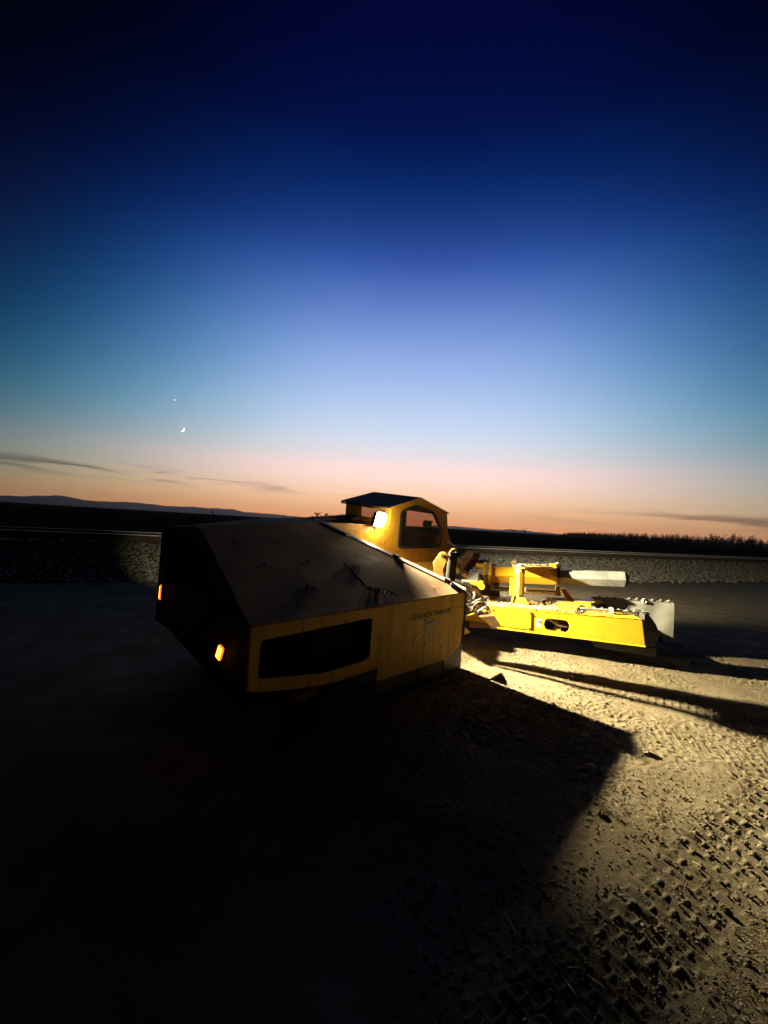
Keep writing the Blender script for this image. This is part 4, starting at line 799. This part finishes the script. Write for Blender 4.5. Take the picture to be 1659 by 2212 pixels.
def weed(p, k, h, label, seed, m_=GREEN):
    rr = random.Random(seed); mb = MB(); p = V3(p)
    for i in range(k):
        a = rr.random() * 6.28; ln = h * rr.uniform(.5, 1.1); d = Vector((math.cos(a) * .6, math.sin(a) * .6, rr.uniform(.5, 1.2))).normalized(); s = d.cross(Vector((0, 0, 1))).normalized() * ln * .10; mid = p + d * ln * .55 + Vector((0, 0, .01)); tip = p + d * ln - Vector((0, 0, ln * .15))
        mb.add([p, mid + s, tip, mid - s], [(0, 1, 2), (0, 2, 3)])
    return tag(build(mb, 'weed_sprig', m_, None, tuple(p), recalc=False), label, 'weed', 'sprigs of leaves on the machine')
weed(H3(.10, .36, .50), 12, .085, 'small green sprig on the head deck just left of the yellow post', 3)
weed(H3(.66, .34, .53), 16, .10, 'green leafy clump on the head deck in front of the boom flange', 4)
weed(H3(.78, .62, .53), 8, .11, 'thin pale sprig sprouting beside the boom rod end', 8, STRAW)
# leaf piles on the hood and deck
def leaf_pile(pts, name, label, h=.02, m_=DRYLF, s=(.008, .02)):
    n = len(pts) * 5; mb = MB(); rr = random.Random(len(pts) * 7 + int(h * 1000))
    for p in pts:
        for k in range(5):
            c = V3(p) + Vector((rr.gauss(0, .008), rr.gauss(0, .008), abs(rr.gauss(0, h)))); sz = rr.uniform(*s); d1 = Vector((rr.gauss(0, 1), rr.gauss(0, 1), rr.gauss(0, .7))).normalized(); d2 = d1.orthogonal().normalized(); d3 = d1.cross(d2)
            mb.add([c - d1 * sz, c + d2 * sz * .5 + d3 * sz * .2, c + d1 * sz, c - d2 * sz * .5 + d3 * sz * .25], [(0, 1, 2), (0, 2, 3)])
    return tag(build(mb, name, m_, None, tuple(V3(pts[0])), recalc=False), label, 'leaf pile', 'dead leaf piles on the machine')
def hl(a, b, n, jit=.012): 
    out = []
    for k in range(n):
        u = a[0] + (b[0] - a[0]) * k / max(1, n - 1) + random.gauss(0, jit); v = a[1] + (b[1] - a[1]) * k / max(1, n - 1) + random.gauss(0, jit); out.append(M3(u, v, hoodw(u, v) + .008))
    return out
LFP = mat('pale curled leaf', (.30, .25, .18), .7, 0, (.12, .09, .06), 60, 3, (.4, .6))
leaf_pile(hl((1.19, .575), (1.33, .52), 9) + hl((1.27, .50), (1.25, .43), 5), 'leaf_pile', 'upper of the two leaf heaps along the hood seam', .012, LFP)
leaf_pile(hl((1.15, .21), (1.22, .15), 12) + hl((1.2, .14), (1.39, .10), 12), 'leaf_pile', 'lower longer leaf heap on the hood above the side panel edge', .018, LFP)
leaf_pile(hl((.61, .29), (.645, .25), 7), 'leaf_pile', 'small lone leaf heap low on the dark middle of the hood', .014, LFP)
mb = MB(); rows = []; nr = 40
for k in range(nr + 1):
    t = k / nr; c = M3(1.60 + 1.15 * t, 1.78 + .44 * t, 1.33); h = (.012 + .045 * t ** .7) * (.8 + .5 * random.random()); w2 = .10
    rows += [c - VD * w2, c - VD * w2 * .5 + Vector((0, 0, h * .7)), c + Vector((0, 0, h)), c + VD * w2 * .5 + Vector((0, 0, h * .8)), c + VD * w2]
mb.add(rows, [(5 * k + q, 5 * k + q + 1, 5 * k + 6 + q, 5 * k + 5 + q) for k in range(nr) for q in range(4)])
ridge = tag(build(mb, 'leaf_pile', DRYLF, None, tuple(rows[0]), recalc=False), 'long dark ridge of dead leaves piled on the deck behind the hood', 'leaf pile', 'dead leaf piles on the machine')
mb = MB()
for p in rows[1::5] + rows[2::5] + rows[3::5]:
    for k in range(4):
        c = V3(p) + Vector((random.gauss(0, .012), random.gauss(0, .012), abs(random.gauss(0, .006)))); sz = random.uniform(.008, .022); d1 = Vector((random.gauss(0, 1), random.gauss(0, 1), random.gauss(0, .6))).normalized(); d2 = d1.orthogonal().normalized()
        mb.add([c - d1 * sz, c + d2 * sz * .5, c + d1 * sz, c - d2 * sz * .5], [(0, 1, 2, 3)])
lv = build(mb, 'leaves', DRYLF, ridge, recalc=False); lv['kind'] = 'stuff'
weed(M3(1.82, 1.92, 1.36), 9, .085, 'dry upright sprig silhouetted on the deck leaf ridge', 12, DRYLF)
weed(M3(2.02, 2.0, 1.36), 12, .07, 'low bushy dry sprig on the leaf ridge nearer the cab', 14, DRYLF)
leaf_pile([LP + VD * .10 + UD * (.12 + random.random() * .06) + Vector((0, 0, random.uniform(-.09, .02))) for k in range(8)], 'leaf_pile', 'leaves caught between the lit work lamp and the cab corner', .012, DRYLF)

# ================================================================== HAZE between here and the hills
def haze():
    bm = bmesh.new(); bmesh.ops.create_cube(bm, size=1); me = bpy.data.meshes.new('haze')
    for v in bm.verts: v.co.x *= 24400; v.co.y *= 24400; v.co.z = -2.5 if v.co.z < 0 else 420
    bm.to_mesh(me); bm.free(); M_ = bpy.data.materials.new('dusk haze'); M_.use_nodes = True; t = M_.node_tree; t.nodes.remove(t.nodes['Principled BSDF'])
    pv = t.nodes.new('ShaderNodeVolumePrincipled'); pv.inputs['Color'].default_value = (.85, .88, 1, 1); pv.inputs['Density'].default_value = HAZE; pv.inputs['Anisotropy'].default_value = .8
    t.links.new(pv.outputs[0], t.nodes['Material Output'].inputs['Volume']); me.materials.append(M_)
    o = bpy.data.objects.new('haze', me); COL.objects.link(o); tag(o, 'thin evening haze lying over the plain', kind='stuff')
if HAZE > 0: haze()
